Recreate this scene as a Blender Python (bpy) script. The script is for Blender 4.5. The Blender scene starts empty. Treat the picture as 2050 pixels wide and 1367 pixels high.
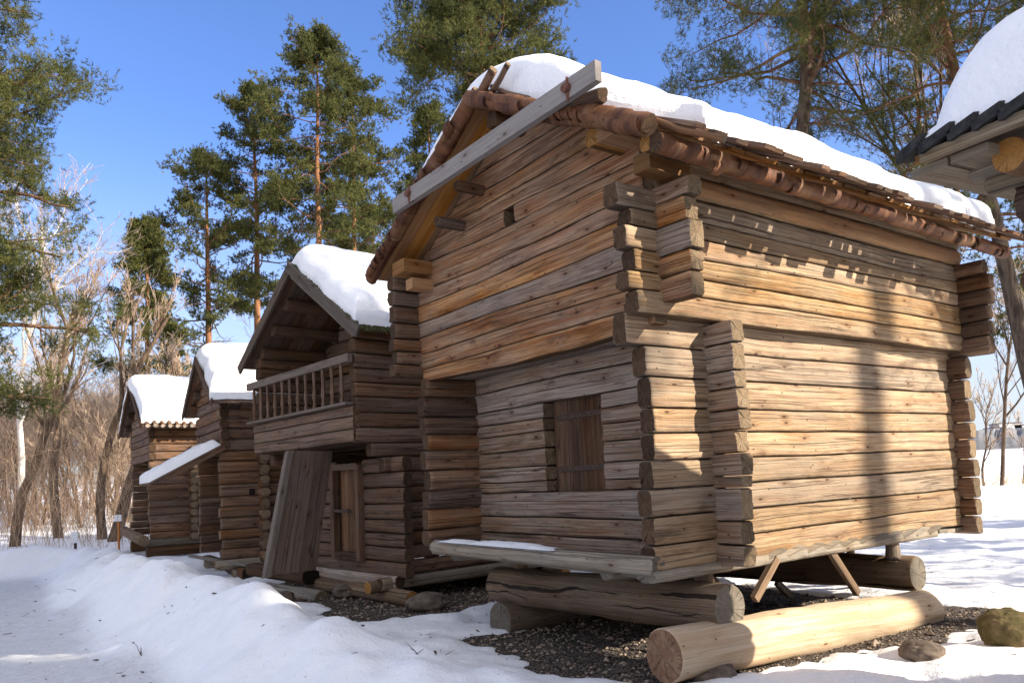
import bpy, math, random
import numpy as np
from mathutils import Matrix, Vector
random.seed(7); RNG = np.random.default_rng(11)
sc = bpy.context.scene
COL = sc.collection

# ------------------------------------------------------------------ camera
EYE = np.array([0., 0., 1.6])
FPX, PCX, HZY, PITCH, ROLL = 1550., 1025., 955., math.radians(4.5), math.atan(.045)
PCY = HZY - FPX * math.tan(PITCH)
fw = np.array([0, math.cos(PITCH), math.sin(PITCH)]); rt = np.array([1., 0, 0]); up0 = np.cross(rt, fw)
CX = math.cos(ROLL) * rt - math.sin(ROLL) * up0
CY = math.sin(ROLL) * rt + math.cos(ROLL) * up0
cam = bpy.data.objects.new('camera', bpy.data.cameras.new('camera')); COL.objects.link(cam)
cam.matrix_world = Matrix(((CX[0], CY[0], -fw[0], EYE[0]), (CX[1], CY[1], -fw[1], EYE[1]), (CX[2], CY[2], -fw[2], EYE[2]), (0, 0, 0, 1)))
cam.data.sensor_width = 36.0
cam.data.lens = 36.0 * FPX / 2050.
cam.data.shift_y = (PCY - 683.5) / 2050.
cam.data.clip_end = 5000; cam.data.clip_start = .05
sc.camera = cam

def ray(px, py): return fw + CX * (px - PCX) / FPX + CY * (PCY - py) / FPX
def hz(px):
    a = ray(px, 0)[2]; b = ray(px, 1367)[2]; return a / (a - b) * 1367

# ------------------------------------------------------------------ light
S_AZ = np.array([1.088, -.447]); SUN_EL = math.radians(27.8)
az = math.atan2(S_AZ[0], S_AZ[1])          # clockwise from +Y
sd = np.array([math.sin(az) * math.cos(SUN_EL), math.cos(az) * math.cos(SUN_EL), math.sin(SUN_EL)])
sun = bpy.data.lights.new('sun', 'SUN'); sun.energy = 2.75; sun.angle = math.radians(.5); sun.color = (1.0, .90, .76)
so = bpy.data.objects.new('sun', sun); COL.objects.link(so)
so.rotation_euler = Vector(sd).to_track_quat('Z', 'Y').to_euler()
so.location = (8, -6, 12)
w = bpy.data.worlds.new('World'); sc.world = w; w.use_nodes = True
nt = w.node_tree; bg = nt.nodes['Background']
sky = nt.nodes.new('ShaderNodeTexSky'); sky.sky_type = 'NISHITA'; sky.sun_disc = False
sky.sun_elevation = SUN_EL; sky.sun_rotation = az
sky.air_density = .85; sky.dust_density = .5; sky.ozone_density = 5.0; sky.altitude = 0
def wn(ty, **k):
    x = nt.nodes.new(ty)
    for a, b in k.items(): setattr(x, a, b)
    return x
tc = wn('ShaderNodeTexCoord'); sx = wn('ShaderNodeSeparateXYZ'); nt.links.new(tc.outputs['Generated'], sx.inputs[0])
def wramp(sock, a, b, lo, hi):
    m = wn('ShaderNodeMapRange', interpolation_type='SMOOTHERSTEP'); nt.links.new(sock, m.inputs[0])
    for i_, v in enumerate((a, b, lo, hi)): m.inputs[i_ + 1].default_value = v
    return m.outputs[0]
def wmix(f, a, b, mode='MIX'):
    m = wn('ShaderNodeMix', data_type='RGBA', blend_type=mode)
    for s_, v in ((0, f), (6, a), (7, b)):
        if hasattr(v, 'links'): nt.links.new(v, m.inputs[s_])
        else: m.inputs[s_].default_value = v
    return m.outputs[2]
SKY_TINT, HAZE_C, SKY_FILL_C = (.70, .72, .86, 1), (2.15, 2.32, 2.5, 1), (2.45, 2.55, 2.95, 1)
c = wmix(1., sky.outputs[0], SKY_TINT, 'MULTIPLY')
c = wmix(wramp(sx.outputs[2], -.05, .46, .95, 0.), c, HAZE_C)                 # pale winter haze low in the sky
sky_fill = wn('ShaderNodeMath', operation='MAXIMUM'); nt.links.new(wramp(sx.outputs[2], .62, .95, 0., 1.), sky_fill.inputs[0]); nt.links.new(wramp(sx.outputs[1], .15, -.45, 0., 1.), sky_fill.inputs[1])
c = wmix(sky_fill.outputs[0], c, SKY_FILL_C)                                            # bright sky added overhead and behind the camera to fill the shade
nt.links.new(c, bg.inputs[0]); bg.inputs[1].default_value = .10
sc.view_settings.view_transform = 'Standard'; sc.view_settings.look = 'None'; sc.view_settings.exposure = 1.9; sc.view_settings.gamma = 1
sc.cycles.max_bounces = 6; sc.cycles.diffuse_bounces = 3; sc.cycles.glossy_bounces = 2; sc.cycles.transmission_bounces = 3
sc.cycles.sample_clamp_indirect = 6

# ------------------------------------------------------------------ noise
def _h(i, j, s):
    n = (i.astype(np.int64) * 374761393 + j.astype(np.int64) * 668265263 + int(s) * 144269) & 0x7fffffff
    n = ((n ^ (n >> 13)) * 1274126177) & 0x7fffffff
    return ((n ^ (n >> 16)) & 0xffffff) / float(0xffffff)
def vn(x, y, s=0):
    x = np.asarray(x, float); y = np.asarray(y, float) + np.zeros_like(x)
    i = np.floor(x); j = np.floor(y); fx = x - i; fy = y - j
    fx = fx * fx * (3 - 2 * fx); fy = fy * fy * (3 - 2 * fy)
    a = _h(i, j, s); b = _h(i + 1, j, s); c = _h(i, j + 1, s); d = _h(i + 1, j + 1, s)
    return (a * (1 - fx) + b * fx) * (1 - fy) + (c * (1 - fx) + d * fx) * fy - .5
def fbm(x, y, s=0, o=3):
    r = 0; a = 1.
    for k in range(o):
        r = r + a * vn(np.asarray(x) * 2 ** k, np.asarray(y) * 2 ** k, s + k * 17); a *= .5
    return r
def sstep(a, b, x):
    t = np.clip((np.asarray(x, float) - a) / (b - a), 0, 1); return t * t * (3 - 2 * t)

# ------------------------------------------------------------------ mesh building
class MB:
    def __init__(s): s.v = []; s.q = []; s.t = []; s.n = 0; s.uv = []; s.tone = []; s.qm = []; s.tm = []; s.qs = []; s.ts = []; s.fc = []
    def add(s, V, Q=None, T=None, uv=None, tone=(.5, .5, .5), m=0, smooth=True, face=None):
        V = np.asarray(V, float).reshape(-1, 3); k = len(V); s.fc.append(np.full(k, -9.) if face is None else np.asarray(face, float).reshape(-1))
        s.v.append(V); s.uv.append(np.zeros((k, 2)) if uv is None else np.asarray(uv, float).reshape(-1, 2))
        tn = np.asarray(tone, float)
        s.tone.append(np.tile(tn, (k, 1)) if tn.ndim == 1 else tn)
        if Q is not None and len(Q):
            Q = np.asarray(Q) + s.n; s.q.append(Q); s.qm.append(np.full(len(Q), m)); s.qs.append(np.full(len(Q), smooth))
        if T is not None and len(T):
            T = np.asarray(T) + s.n; s.t.append(T); s.tm.append(np.full(len(T), m)); s.ts.append(np.full(len(T), smooth))
        s.n += k
    def grid(s, P, uv, tone, m=0, smooth=True, flip=False, face=None):
        a, b = P.shape[:2]; I = np.arange(a * b).reshape(a, b)
        Q = np.stack([I[:-1, :-1], I[1:, :-1], I[1:, 1:], I[:-1, 1:]], -1).reshape(-1, 4)
        if flip: Q = Q[:, ::-1]
        s.add(P, Q, uv=uv, tone=tone, m=m, smooth=smooth, face=face)
    def cap(s, ring, c, uvr, tone, m=1, flip=False):
        k = len(ring); V = np.vstack([ring, c[None]]); I = np.arange(k - 1)
        T = np.stack([I, I + 1, np.full(k - 1, k)], -1)
        if flip: T = T[:, ::-1]
        uv = np.vstack([uvr, uvr.mean(0)[None]])
        s.add(V, T=T, uv=uv, tone=tone, m=m, smooth=False)
    def mesh(s, name, mats, off=(0, 0, 0)):
        me = bpy.data.meshes.new(name)
        V = np.vstack(s.v) - np.asarray(off, float); uv = np.vstack(s.uv); tn = np.vstack(s.tone)
        q = np.vstack(s.q) if s.q else np.zeros((0, 4), int); t = np.vstack(s.t) if s.t else np.zeros((0, 3), int)
        L = np.concatenate([q.ravel(), t.ravel()]).astype(np.int32)
        nq, ntr = len(q), len(t)
        st = np.concatenate([np.arange(nq) * 4, nq * 4 + np.arange(ntr) * 3]).astype(np.int32)
        me.vertices.add(len(V)); me.vertices.foreach_set('co', V.ravel().astype(np.float32))
        me.loops.add(len(L)); me.loops.foreach_set('vertex_index', L)
        me.polygons.add(nq + ntr); me.polygons.foreach_set('loop_start', st)
        mi = np.concatenate(([np.concatenate(s.qm)] if s.q else []) + ([np.concatenate(s.tm)] if s.t else [])).astype(np.int32)
        sm = np.concatenate(([np.concatenate(s.qs)] if s.q else []) + ([np.concatenate(s.ts)] if s.t else []))
        me.polygons.foreach_set('material_index', mi); me.polygons.foreach_set('use_smooth', sm.astype(bool))
        for m in mats: me.materials.append(m)
        ul = me.uv_layers.new(name='UVMap'); ul.data.foreach_set('uv', uv[L].ravel().astype(np.float32))
        ca = me.color_attributes.new('tone', 'FLOAT_COLOR', 'POINT')
        c4 = np.ones((len(V), 4), np.float32); c4[:, :3] = tn; ca.data.foreach_set('color', c4.ravel())
        fa = me.attributes.new('face', 'FLOAT', 'POINT'); fa.data.foreach_set('value', np.concatenate(s.fc).astype(np.float32))
        me.update(calc_edges=True); me.validate(); return me
ORG = {}
def build(mb, name, mats, parent=None, at=None):
    """one mesh object; vertices are given in world space"""
    off = ORG.get(parent.name, np.zeros(3)) if parent else (np.zeros(3) if at is None else np.asarray(at, float))
    me = mb.mesh(name, mats, off); o = bpy.data.objects.new(name, me); COL.objects.link(o)
    if parent: o.parent = parent; ORG[o.name] = off
    else: o.location = off; ORG[o.name] = off
    return o
def tag(o, label=None, cat=None, group=None, kind=None):
    if label: o['label'] = label
    if cat: o['category'] = cat
    if group: o['group'] = group
    if kind: o['kind'] = kind
    return o
def empty(name, loc, label, cat, group=None):
    o = bpy.data.objects.new(name, None); COL.objects.link(o); o.location = loc; o.empty_display_size = .2
    ORG[o.name] = np.asarray(loc, float); tag(o, label, cat, group); return o

# ------------------------------------------------------------------ materials
class NT:
    def __init__(s, name):
        s.m = bpy.data.materials.new(name); s.m.use_nodes = True; s.t = s.m.node_tree; s.b = s.t.nodes['Principled BSDF']
        s.b.inputs['Specular IOR Level'].default_value = .2
    def n(s, ty, **k):
        x = s.t.nodes.new(ty)
        for a, b in k.items():
            if a.startswith('i_'): x.inputs[a[2:].replace('_', ' ')].default_value = b
            else: setattr(x, a, b)
        return x
    def l(s, a, b): s.t.links.new(a, b)
    def val(s, x, sock):
        if hasattr(x, 'links'): s.l(x, sock)
        else: sock.default_value = x
    def math(s, op, a, b=None, c=None, clamp=False):
        x = s.n('ShaderNodeMath', operation=op); x.use_clamp = clamp
        s.val(a, x.inputs[0])
        if b is not None: s.val(b, x.inputs[1])
        if c is not None: s.val(c, x.inputs[2])
        return x.outputs[0]
    def mix(s, f, a, b, mode='MIX'):
        x = s.n('ShaderNodeMix', data_type='RGBA', blend_type=mode); x.clamp_factor = True
        s.val(f, x.inputs[0]); 
        for v, k in ((a, 6), (b, 7)):
            if hasattr(v, 'links'): s.l(v, x.inputs[k])
            else: x.inputs[k].default_value = (*v, 1)
        return x.outputs[2]
    def ss(s, x, a, b):
        r = s.n('ShaderNodeMapRange', interpolation_type='SMOOTHSTEP'); s.l(x, r.inputs[0])
        r.inputs[1].default_value = a; r.inputs[2].default_value = b; return r.outputs[0]
    def noise(s, vec, scale=1., detail=4., rough=.55, dist=0.):
        x = s.n('ShaderNodeTexNoise', i_Scale=scale, i_Detail=detail, i_Roughness=rough, i_Distortion=dist)
        if vec is not None: s.l(vec, x.inputs['Vector'])
        return x.outputs['Fac']
    def scl(s, vec, k):
        x = s.n('ShaderNodeVectorMath', operation='MULTIPLY'); s.l(vec, x.inputs[0]); x.inputs[1].default_value = k; return x.outputs[0]
    def bump(s, h, strength=.5, dist=.01, normal=None):
        x = s.n('ShaderNodeBump'); x.inputs['Strength'].default_value = strength; x.inputs['Distance'].default_value = dist
        s.l(h, x.inputs['Height'])
        if normal is not None: s.l(normal, x.inputs['Normal'])
        s.l(x.outputs[0], s.b.inputs['Normal']); return x.outputs[0]

def wood_mat(name, warm, pale, grey, dark, greyness=.5, crackdark=.9, contrast=1., bump=1.):
    N = NT(name); uv = N.n('ShaderNodeUVMap', uv_map='UVMap').outputs[0]
    at = N.n('ShaderNodeAttribute', attribute_name='tone'); sp = N.n('ShaderNodeSeparateColor'); N.l(at.outputs['Color'], sp.inputs[0])
    r, g, b = sp.outputs[0], sp.outputs[1], sp.outputs[2]
    # knots bend the grain round them
    vk = N.n('ShaderNodeTexVoronoi', voronoi_dimensions='2D', feature='F1'); N.l(N.scl(uv, (1.9, 5.0, 1)), vk.inputs['Vector']); vk.inputs['Scale'].default_value = 1
    kd = vk.outputs['Distance']; kc = N.n('ShaderNodeSeparateColor'); N.l(vk.outputs['Color'], kc.inputs[0])
    kon = N.math('GREATER_THAN', kc.outputs[0], .62)
    kn = N.math('MULTIPLY', N.math('SUBTRACT', 1, N.ss(kd, .035, .07)), kon)
    kr = N.math('MULTIPLY', N.math('SUBTRACT', 1, N.ss(kd, .05, .26)), kon)
    su = N.n('ShaderNodeSeparateXYZ'); N.l(uv, su.inputs[0])
    big = N.noise(N.scl(uv, (.9, 2.5, 1)), 1, 3)
    vv = N.math('ADD', su.outputs[1], N.math('ADD', N.math('MULTIPLY', kr, .014), N.math('MULTIPLY', big, .05)))
    cv = N.n('ShaderNodeCombineXYZ'); N.l(su.outputs[0], cv.inputs[0]); N.l(vv, cv.inputs[1])
    u2 = cv.outputs[0]
    fine = N.noise(N.scl(u2, (1.1, 95, 1)), 1, 5, .68)
    mid = N.noise(N.scl(u2, (.55, 28, 1)), 1, 5, .62, .15)
    blot = N.noise(N.scl(uv, (1.3, 5, 1)), 1, 5, .6)
    blot2 = N.noise(N.scl(uv, (3.1, 9, 1)), 1, 4, .6)
    vd = N.n('ShaderNodeTexVoronoi', voronoi_dimensions='2D', feature='F1'); N.l(N.scl(uv, (3.3, 6.5, 1)), vd.inputs['Vector']); vd.inputs['Scale'].default_value = 1; dc = N.n('ShaderNodeSeparateColor'); N.l(vd.outputs['Color'], dc.inputs[0])
    dot = N.math('MULTIPLY', N.math('SUBTRACT', 1, N.ss(vd.outputs['Distance'], .03, .06)), N.math('GREATER_THAN', dc.outputs[0], .74))
    axe = N.ss(N.noise(N.scl(uv, (34, 12, 1)), 1, 3, .6), .66, .74)
    patch = N.noise(N.scl(u2, (1.0, 9, 1)), 1, 5, .6)
    c = N.mix(N.ss(N.math('ADD', N.math('MULTIPLY', mid, .45), N.math('MULTIPLY', patch, .55)), .41, .59), warm, pale)
    gf = N.math('ADD', N.math('ADD', N.math('MULTIPLY', g, .50), N.math('MULTIPLY', blot, 1.7)), greyness - 1.09)
    c = N.mix(N.math('MULTIPLY', gf, 1.25, clamp=True), c, grey)
    c = N.mix(N.math('MULTIPLY', N.ss(fine, .42, .66), .62 * contrast), c, dark)
    c = N.mix(N.math('MULTIPLY', N.ss(blot2, .55, .75), .55 * contrast), c, dark)
    c = N.mix(N.math('MULTIPLY', kr, .35), c, (dark[0] * 1.5, dark[1] * 1.1, dark[2] * .8))
    c = N.mix(N.math('MULTIPLY', kn, .85), c, (dark[0] * .5, dark[1] * .4, dark[2] * .35))
    # long drying cracks
    def crack(k, w, seed):
        n1 = N.noise(N.scl(u2, k), 1, 2, .5); d = N.math('ABSOLUTE', N.math('SUBTRACT', n1, .5 + seed))
        msk = N.ss(N.noise(N.scl(uv, (.4, 2.6, 1)), 1.3 + seed * 5, 2), .46, .54)
        return N.math('MULTIPLY', N.math('SUBTRACT', 1, N.ss(d, w * .25, w)), msk)
    strk = N.ss(N.noise(N.scl(u2, (.22, 44, 1)), 1, 3, .6), .56, .70); c = N.mix(N.math('MULTIPLY', strk, .4 * contrast * contrast), c, (warm[0] * .75, warm[1] * .5, warm[2] * .4))
    ck = N.math('MULTIPLY', crack((.09, 6.5, 1), .009, .015), .55 * contrast)
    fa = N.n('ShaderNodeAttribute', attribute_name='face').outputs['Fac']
    def check(seed, off, w):                       # one long drying crack per log, opening and closing along it
        cv_ = N.n('ShaderNodeCombineXYZ'); N.l(N.math('MULTIPLY', su.outputs[0], .55), cv_.inputs[0]); N.l(N.math('MULTIPLY', r, 31 + seed), cv_.inputs[1])
        wob = N.noise(cv_.outputs[0], 1, 5, .6); pos = N.math('ADD', N.math('MULTIPLY', N.math('SUBTRACT', N.math('FRACT', N.math('MULTIPLY', r, 7.3 + seed)), .5), .9), N.math('MULTIPLY', N.math('SUBTRACT', wob, .5), .55))
        cw = N.n('ShaderNodeCombineXYZ'); N.l(N.math('MULTIPLY', su.outputs[0], .8), cw.inputs[0]); N.l(N.math('MULTIPLY', r, 17 + seed), cw.inputs[1])
        ww = N.math('MULTIPLY', N.ss(N.noise(cw.outputs[0], 1, 3, .6), .40, .60), w); d = N.math('ABSOLUTE', N.math('SUBTRACT', fa, N.math('ADD', pos, off)))
        return N.math('MULTIPLY', N.math('LESS_THAN', d, ww), N.math('GREATER_THAN', fa, -2))
    ck = N.math('MAXIMUM', ck, N.math('MAXIMUM', check(0, .1, .028), check(5.7, -.25, .016)))
    c = N.mix(N.math('MULTIPLY', ck, crackdark), c, (dark[0] * .16, dark[1] * .15, dark[2] * .15))
    stain = N.ss(N.noise(N.scl(uv, (.75, 4.5, 1)), 1.7, 6, .7), .50, .72); c = N.mix(N.math('MULTIPLY', stain, .62 * contrast), c, (dark[0] * 1.5, dark[1] * 1.5, dark[2] * 1.6))
    c = N.mix(N.math('MULTIPLY', dot, .8), c, (dark[0] * .6, dark[1] * .45, dark[2] * .35)); c = N.mix(N.math('MULTIPLY', axe, .4), c, dark)
    moss_and_seam_shade = N.math('MULTIPLY', N.ss(N.math('ADD', N.math('ABSOLUTE', fa), N.math('MULTIPLY', N.noise(N.scl(uv, (6, 30, 1)), 1, 3), .10)), .985, 1.03), N.math('GREATER_THAN', fa, -2)); c = N.mix(N.math('MULTIPLY', moss_and_seam_shade, .75), c, (.028, .020, .012))   # shade of the deep log joints painted in as a dark caulking line
    hs = N.n('ShaderNodeHueSaturation'); N.l(c, hs.inputs['Color'])
    N.l(N.math('ADD', N.math('MULTIPLY', r, .75), .62), hs.inputs['Value'])
    N.l(N.math('ADD', N.math('MULTIPLY', b, .35), .85), hs.inputs['Saturation'])
    N.l(hs.outputs[0], N.b.inputs['Base Color']); N.b.inputs['Roughness'].default_value = .85
    h = N.math('ADD', N.math('MULTIPLY', fine, .35), N.math('MULTIPLY', mid, .9))
    h = N.math('SUBTRACT', h, N.math('MULTIPLY', ck, 1.3))
    h = N.math('ADD', h, N.math('MULTIPLY', kr, .35)); h = N.math('ADD', h, N.math('MULTIPLY', blot2, .5))
    h = N.math('ADD', h, N.math('MULTIPLY', N.noise(N.scl(uv, (7, 11, 1)), 1, 2, .5), .8)); N.bump(h, .85 * bump, .014)
    return N.m

def end_mat(name, a, b, dk, grey=.3):
    N = NT(name); uv = N.n('ShaderNodeUVMap', uv_map='UVMap').outputs[0]
    at = N.n('ShaderNodeAttribute', attribute_name='tone'); sp = N.n('ShaderNodeSeparateColor'); N.l(at.outputs['Color'], sp.inputs[0])
    nz = N.noise(uv, 14, 3)
    ln = N.n('ShaderNodeVectorMath', operation='LENGTH'); N.l(uv, ln.inputs[0])
    rr = N.math('ADD', ln.outputs['Value'], N.math('MULTIPLY', nz, .02))
    ring = N.math('SINE', N.math('MULTIPLY', rr, 620))
    s2 = N.n('ShaderNodeSeparateXYZ'); N.l(uv, s2.inputs[0])
    ang = N.math('ARCTAN2', s2.outputs[1], s2.outputs[0])
    cx = N.n('ShaderNodeCombineXYZ'); N.l(N.math('MULTIPLY', ang, 2.2), cx.inputs[0]); N.l(N.math('MULTIPLY', sp.outputs[0], 40), cx.inputs[1])
    rad = N.noise(cx.outputs[0], 2.4, 3, .6)
    ck = N.math('SUBTRACT', 1, N.ss(N.math('ABSOLUTE', N.math('SUBTRACT', rad, .5)), .004, .02))
    ck = N.math('MULTIPLY', ck, N.ss(N.noise(uv, 9, 2), .4, .6))
    c = N.mix(N.ss(N.noise(uv, 11, 4), .3, .7), a, b)
    c = N.mix(N.math('MULTIPLY', N.math('ADD', ring, 1), .14), c, dk)
    c = N.mix(N.math('MULTIPLY', N.ss(N.noise(uv, 60, 3), .5, .75), .5), c, dk)
    c = N.mix(N.math('MULTIPLY', ck, .8), c, (dk[0] * .2, dk[1] * .2, dk[2] * .2))
    hs = N.n('ShaderNodeHueSaturation'); N.l(c, hs.inputs['Color']); N.l(N.math('ADD', N.math('MULTIPLY', sp.outputs[0], .7), .65), hs.inputs['Value'])
    N.l(hs.outputs[0], N.b.inputs['Base Color']); N.b.inputs['Roughness'].default_value = .9
    h = N.math('SUBTRACT', N.math('ADD', N.math('MULTIPLY', ring, .1), N.noise(uv, 70, 4)), ck)
    N.bump(h, .8, .01); return N.m

M = {}
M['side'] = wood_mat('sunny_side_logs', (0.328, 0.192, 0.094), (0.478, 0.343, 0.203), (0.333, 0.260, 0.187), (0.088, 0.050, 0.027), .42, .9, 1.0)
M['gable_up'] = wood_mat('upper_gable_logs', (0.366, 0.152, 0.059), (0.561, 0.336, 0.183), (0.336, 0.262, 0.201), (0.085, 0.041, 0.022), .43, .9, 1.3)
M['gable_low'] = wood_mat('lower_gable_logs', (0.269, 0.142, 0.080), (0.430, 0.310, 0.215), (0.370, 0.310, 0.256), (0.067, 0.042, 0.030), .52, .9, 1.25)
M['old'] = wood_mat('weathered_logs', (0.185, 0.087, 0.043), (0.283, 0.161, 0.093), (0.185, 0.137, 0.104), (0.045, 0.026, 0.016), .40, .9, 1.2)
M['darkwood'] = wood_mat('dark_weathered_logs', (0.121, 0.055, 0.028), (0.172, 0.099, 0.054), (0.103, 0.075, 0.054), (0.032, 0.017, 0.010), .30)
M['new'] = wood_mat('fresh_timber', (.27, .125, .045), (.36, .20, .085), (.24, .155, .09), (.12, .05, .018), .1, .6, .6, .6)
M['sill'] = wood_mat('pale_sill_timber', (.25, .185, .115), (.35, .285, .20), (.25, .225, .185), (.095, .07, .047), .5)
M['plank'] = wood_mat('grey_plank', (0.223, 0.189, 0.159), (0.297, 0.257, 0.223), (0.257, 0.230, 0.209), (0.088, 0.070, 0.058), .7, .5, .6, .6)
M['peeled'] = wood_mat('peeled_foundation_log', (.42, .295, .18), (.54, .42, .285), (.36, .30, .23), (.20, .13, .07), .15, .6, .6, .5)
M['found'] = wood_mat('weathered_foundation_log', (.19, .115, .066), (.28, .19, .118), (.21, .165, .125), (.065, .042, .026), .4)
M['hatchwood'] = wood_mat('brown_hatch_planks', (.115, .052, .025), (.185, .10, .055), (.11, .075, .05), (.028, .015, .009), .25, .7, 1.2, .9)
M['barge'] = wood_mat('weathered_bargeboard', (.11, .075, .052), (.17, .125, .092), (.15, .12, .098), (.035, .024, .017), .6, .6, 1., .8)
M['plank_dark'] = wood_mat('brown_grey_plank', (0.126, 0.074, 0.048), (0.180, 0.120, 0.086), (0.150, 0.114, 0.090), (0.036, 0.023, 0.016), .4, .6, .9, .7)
M['endold'] = end_mat('old_log_end', (.075, .042, .023), (.13, .078, .045), (.022, .013, .008))
M['endsun'] = end_mat('pale_log_end', (.20, .135, .08), (.28, .21, .13), (.07, .045, .027))
M['endgrey'] = end_mat('grey_log_end', (.19, .16, .12), (.25, .215, .17), (.075, .058, .042))
M['endnew'] = end_mat('fresh_log_end', (.42, .19, .045), (.52, .28, .09), (.25, .09, .022))
M['endpeel'] = end_mat('sawn_log_end', (.20, .10, .058), (.34, .215, .125), (.115, .055, .032))

def snow_mat(name, dirt=0.):
    N = NT(name); g = N.n('ShaderNodeNewGeometry').outputs['Position']
    n1 = N.noise(g, 3.5, 4, .55); n2 = N.noise(g, 26, 4, .6); n3 = N.noise(g, 160, 2, .6)
    c = N.mix(N.ss(n1, .3, .75), (.94, .94, .94), (.90, .90, .91))
    sp3 = N.ss(N.noise(g, 21, 3, .7), .70, .73); c = N.mix(N.math('MULTIPLY', sp3, .35), c, (.30, .24, .18))
    if dirt:
        at = N.n('ShaderNodeAttribute', attribute_name='tone'); sp = N.n('ShaderNodeSeparateColor'); N.l(at.outputs['Color'], sp.inputs[0])
        d = N.noise(g, 9, 6, .75); s_ = N.ss(N.noise(g, 55, 3, .7), .56, .68)
        f = N.math('MULTIPLY', sp.outputs[0], N.math('ADD', N.math('MULTIPLY', d, .95), N.math('MULTIPLY', s_, .5)), clamp=True)
        c = N.mix(f, c, (.40, .385, .385))
        sp2 = N.ss(N.noise(g, 34, 2, .5), .735, .76)
        c = N.mix(N.math('MULTIPLY', sp2, .8), c, (.16, .12, .09))
    N.l(c, N.b.inputs['Base Color']); N.b.inputs['Roughness'].default_value = .55
    N.b.inputs['Specular IOR Level'].default_value = .25
    h = N.math('ADD', N.math('MULTIPLY', n1, 2.0), N.math('ADD', N.math('MULTIPLY', n2, .55), N.math('MULTIPLY', n3, .12)))
    N.bump(h, .55, .035); return N.m
M['snow'] = snow_mat('fresh_snow'); M['ground'] = snow_mat('ground_snow', 1.)

def gravel_mat():
    N = NT('gravel_earth'); g = N.n('ShaderNodeNewGeometry').outputs['Position']
    v = N.n('ShaderNodeTexVoronoi'); N.l(g, v.inputs['Vector']); v.inputs['Scale'].default_value = 42
    sp = N.n('ShaderNodeSeparateColor'); N.l(v.outputs['Color'], sp.inputs[0])
    c = N.mix(sp.outputs[0], (.07, .055, .045), (.20, .165, .135)); c = N.mix(N.ss(v.outputs['Distance'], .3, .7), c, (.03, .024, .018))
    N.l(c, N.b.inputs['Base Color']); N.b.inputs['Roughness'].default_value = .9
    N.bump(N.math('SUBTRACT', 1, v.outputs['Distance']), 1, .015); return N.m
M['gravel'] = gravel_mat()
def simple(name, c1, c2, scale=8., rough=.85, bump=.5, dist=.02, stretch=(1, 1, 1), obj=True, tonemix=None):
    N = NT(name); g = N.n('ShaderNodeTexCoord').outputs['Object'] if obj else N.n('ShaderNodeNewGeometry').outputs['Position']
    g = N.scl(g, stretch); n = N.noise(g, scale, 6, .62)
    c = N.mix(N.ss(n, .32, .68), c1, c2)
    if tonemix:
        at = N.n('ShaderNodeAttribute', attribute_name='tone'); sp = N.n('ShaderNodeSeparateColor'); N.l(at.outputs['Color'], sp.inputs[0])
        c = N.mix(sp.outputs[0], c, tonemix)
    N.l(c, N.b.inputs['Base Color']); N.b.inputs['Roughness'].default_value = rough; N.bump(n, bump, dist); return N
M['stone'] = simple('granite_stone', (.10, .075, .058), (.20, .155, .12), 9, .85, .6, .02).m
M['mossy'] = simple('mossy_stone', (.075, .062, .022), (.22, .155, .08), 5, .9, .9, .03).m
M['iron'] = simple('rusty_iron', (.045, .035, .03), (.10, .06, .04), 30, .7).m
M['void'] = simple('dark_board', (.012, .008, .006), (.02, .014, .010), 12).m  # near-black stands in for unlit depth behind openings, also on some log ends
M['moss'] = simple('roof_moss', (.05, .055, .02), (.12, .11, .05), 40, .95, 1, .02).m
M['sign'] = simple('white_sign_board', (.78, .79, .80), (.86, .86, .86), 3, .5, .05).m
M['orangepost'] = simple('orange_sign_post', (.55, .20, .05), (.62, .26, .08), 5).m
M['twig'] = simple('dry_twig', (.07, .045, .03), (.12, .085, .06), 20).m
M['slate'] = simple('tarred_shingle', (.018, .018, .018), (.05, .048, .045), 22, .8, .8, .015).m
M['house_far'] = simple('pale_block_wall', (.42, .42, .43), (.52, .52, .52), .3).m
M['glassfar'] = simple('far_window_glass', (.12, .14, .17), (.18, .2, .24), .3, .3).m

def bark_birch_roll():
    N = NT('birch_bark_roll'); uv = N.n('ShaderNodeUVMap', uv_map='UVMap').outputs[0]
    n1 = N.noise(N.scl(uv, (5.5, 1.2, 1)), 1, 4, .55); n2 = N.noise(N.scl(uv, (34, 7, 1)), 1, 4, .65); n3 = N.noise(N.scl(uv, (2.2, 1.0, 1)), 1, 3)
    c = N.mix(N.ss(n1, .35, .62), (.075, .028, .014), (.175, .075, .033))
    c = N.mix(N.math('MULTIPLY', N.ss(n2, .5, .68), .65), c, (.06, .028, .016))
    c = N.mix(N.math('MULTIPLY', N.ss(n3, .55, .68), .6), c, (.30, .17, .085))
    band = N.ss(N.noise(N.scl(uv, (9, .6, 1)), 1, 2), .64, .68); c = N.mix(N.math('MULTIPLY', band, .35), c, (.30, .20, .13))
    N.l(c, N.b.inputs['Base Color']); N.b.inputs['Roughness'].default_value = .6; N.bump(N.math('ADD', n1, n2), .7, .015); return N.m
M['birch_roll'] = bark_birch_roll()
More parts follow.
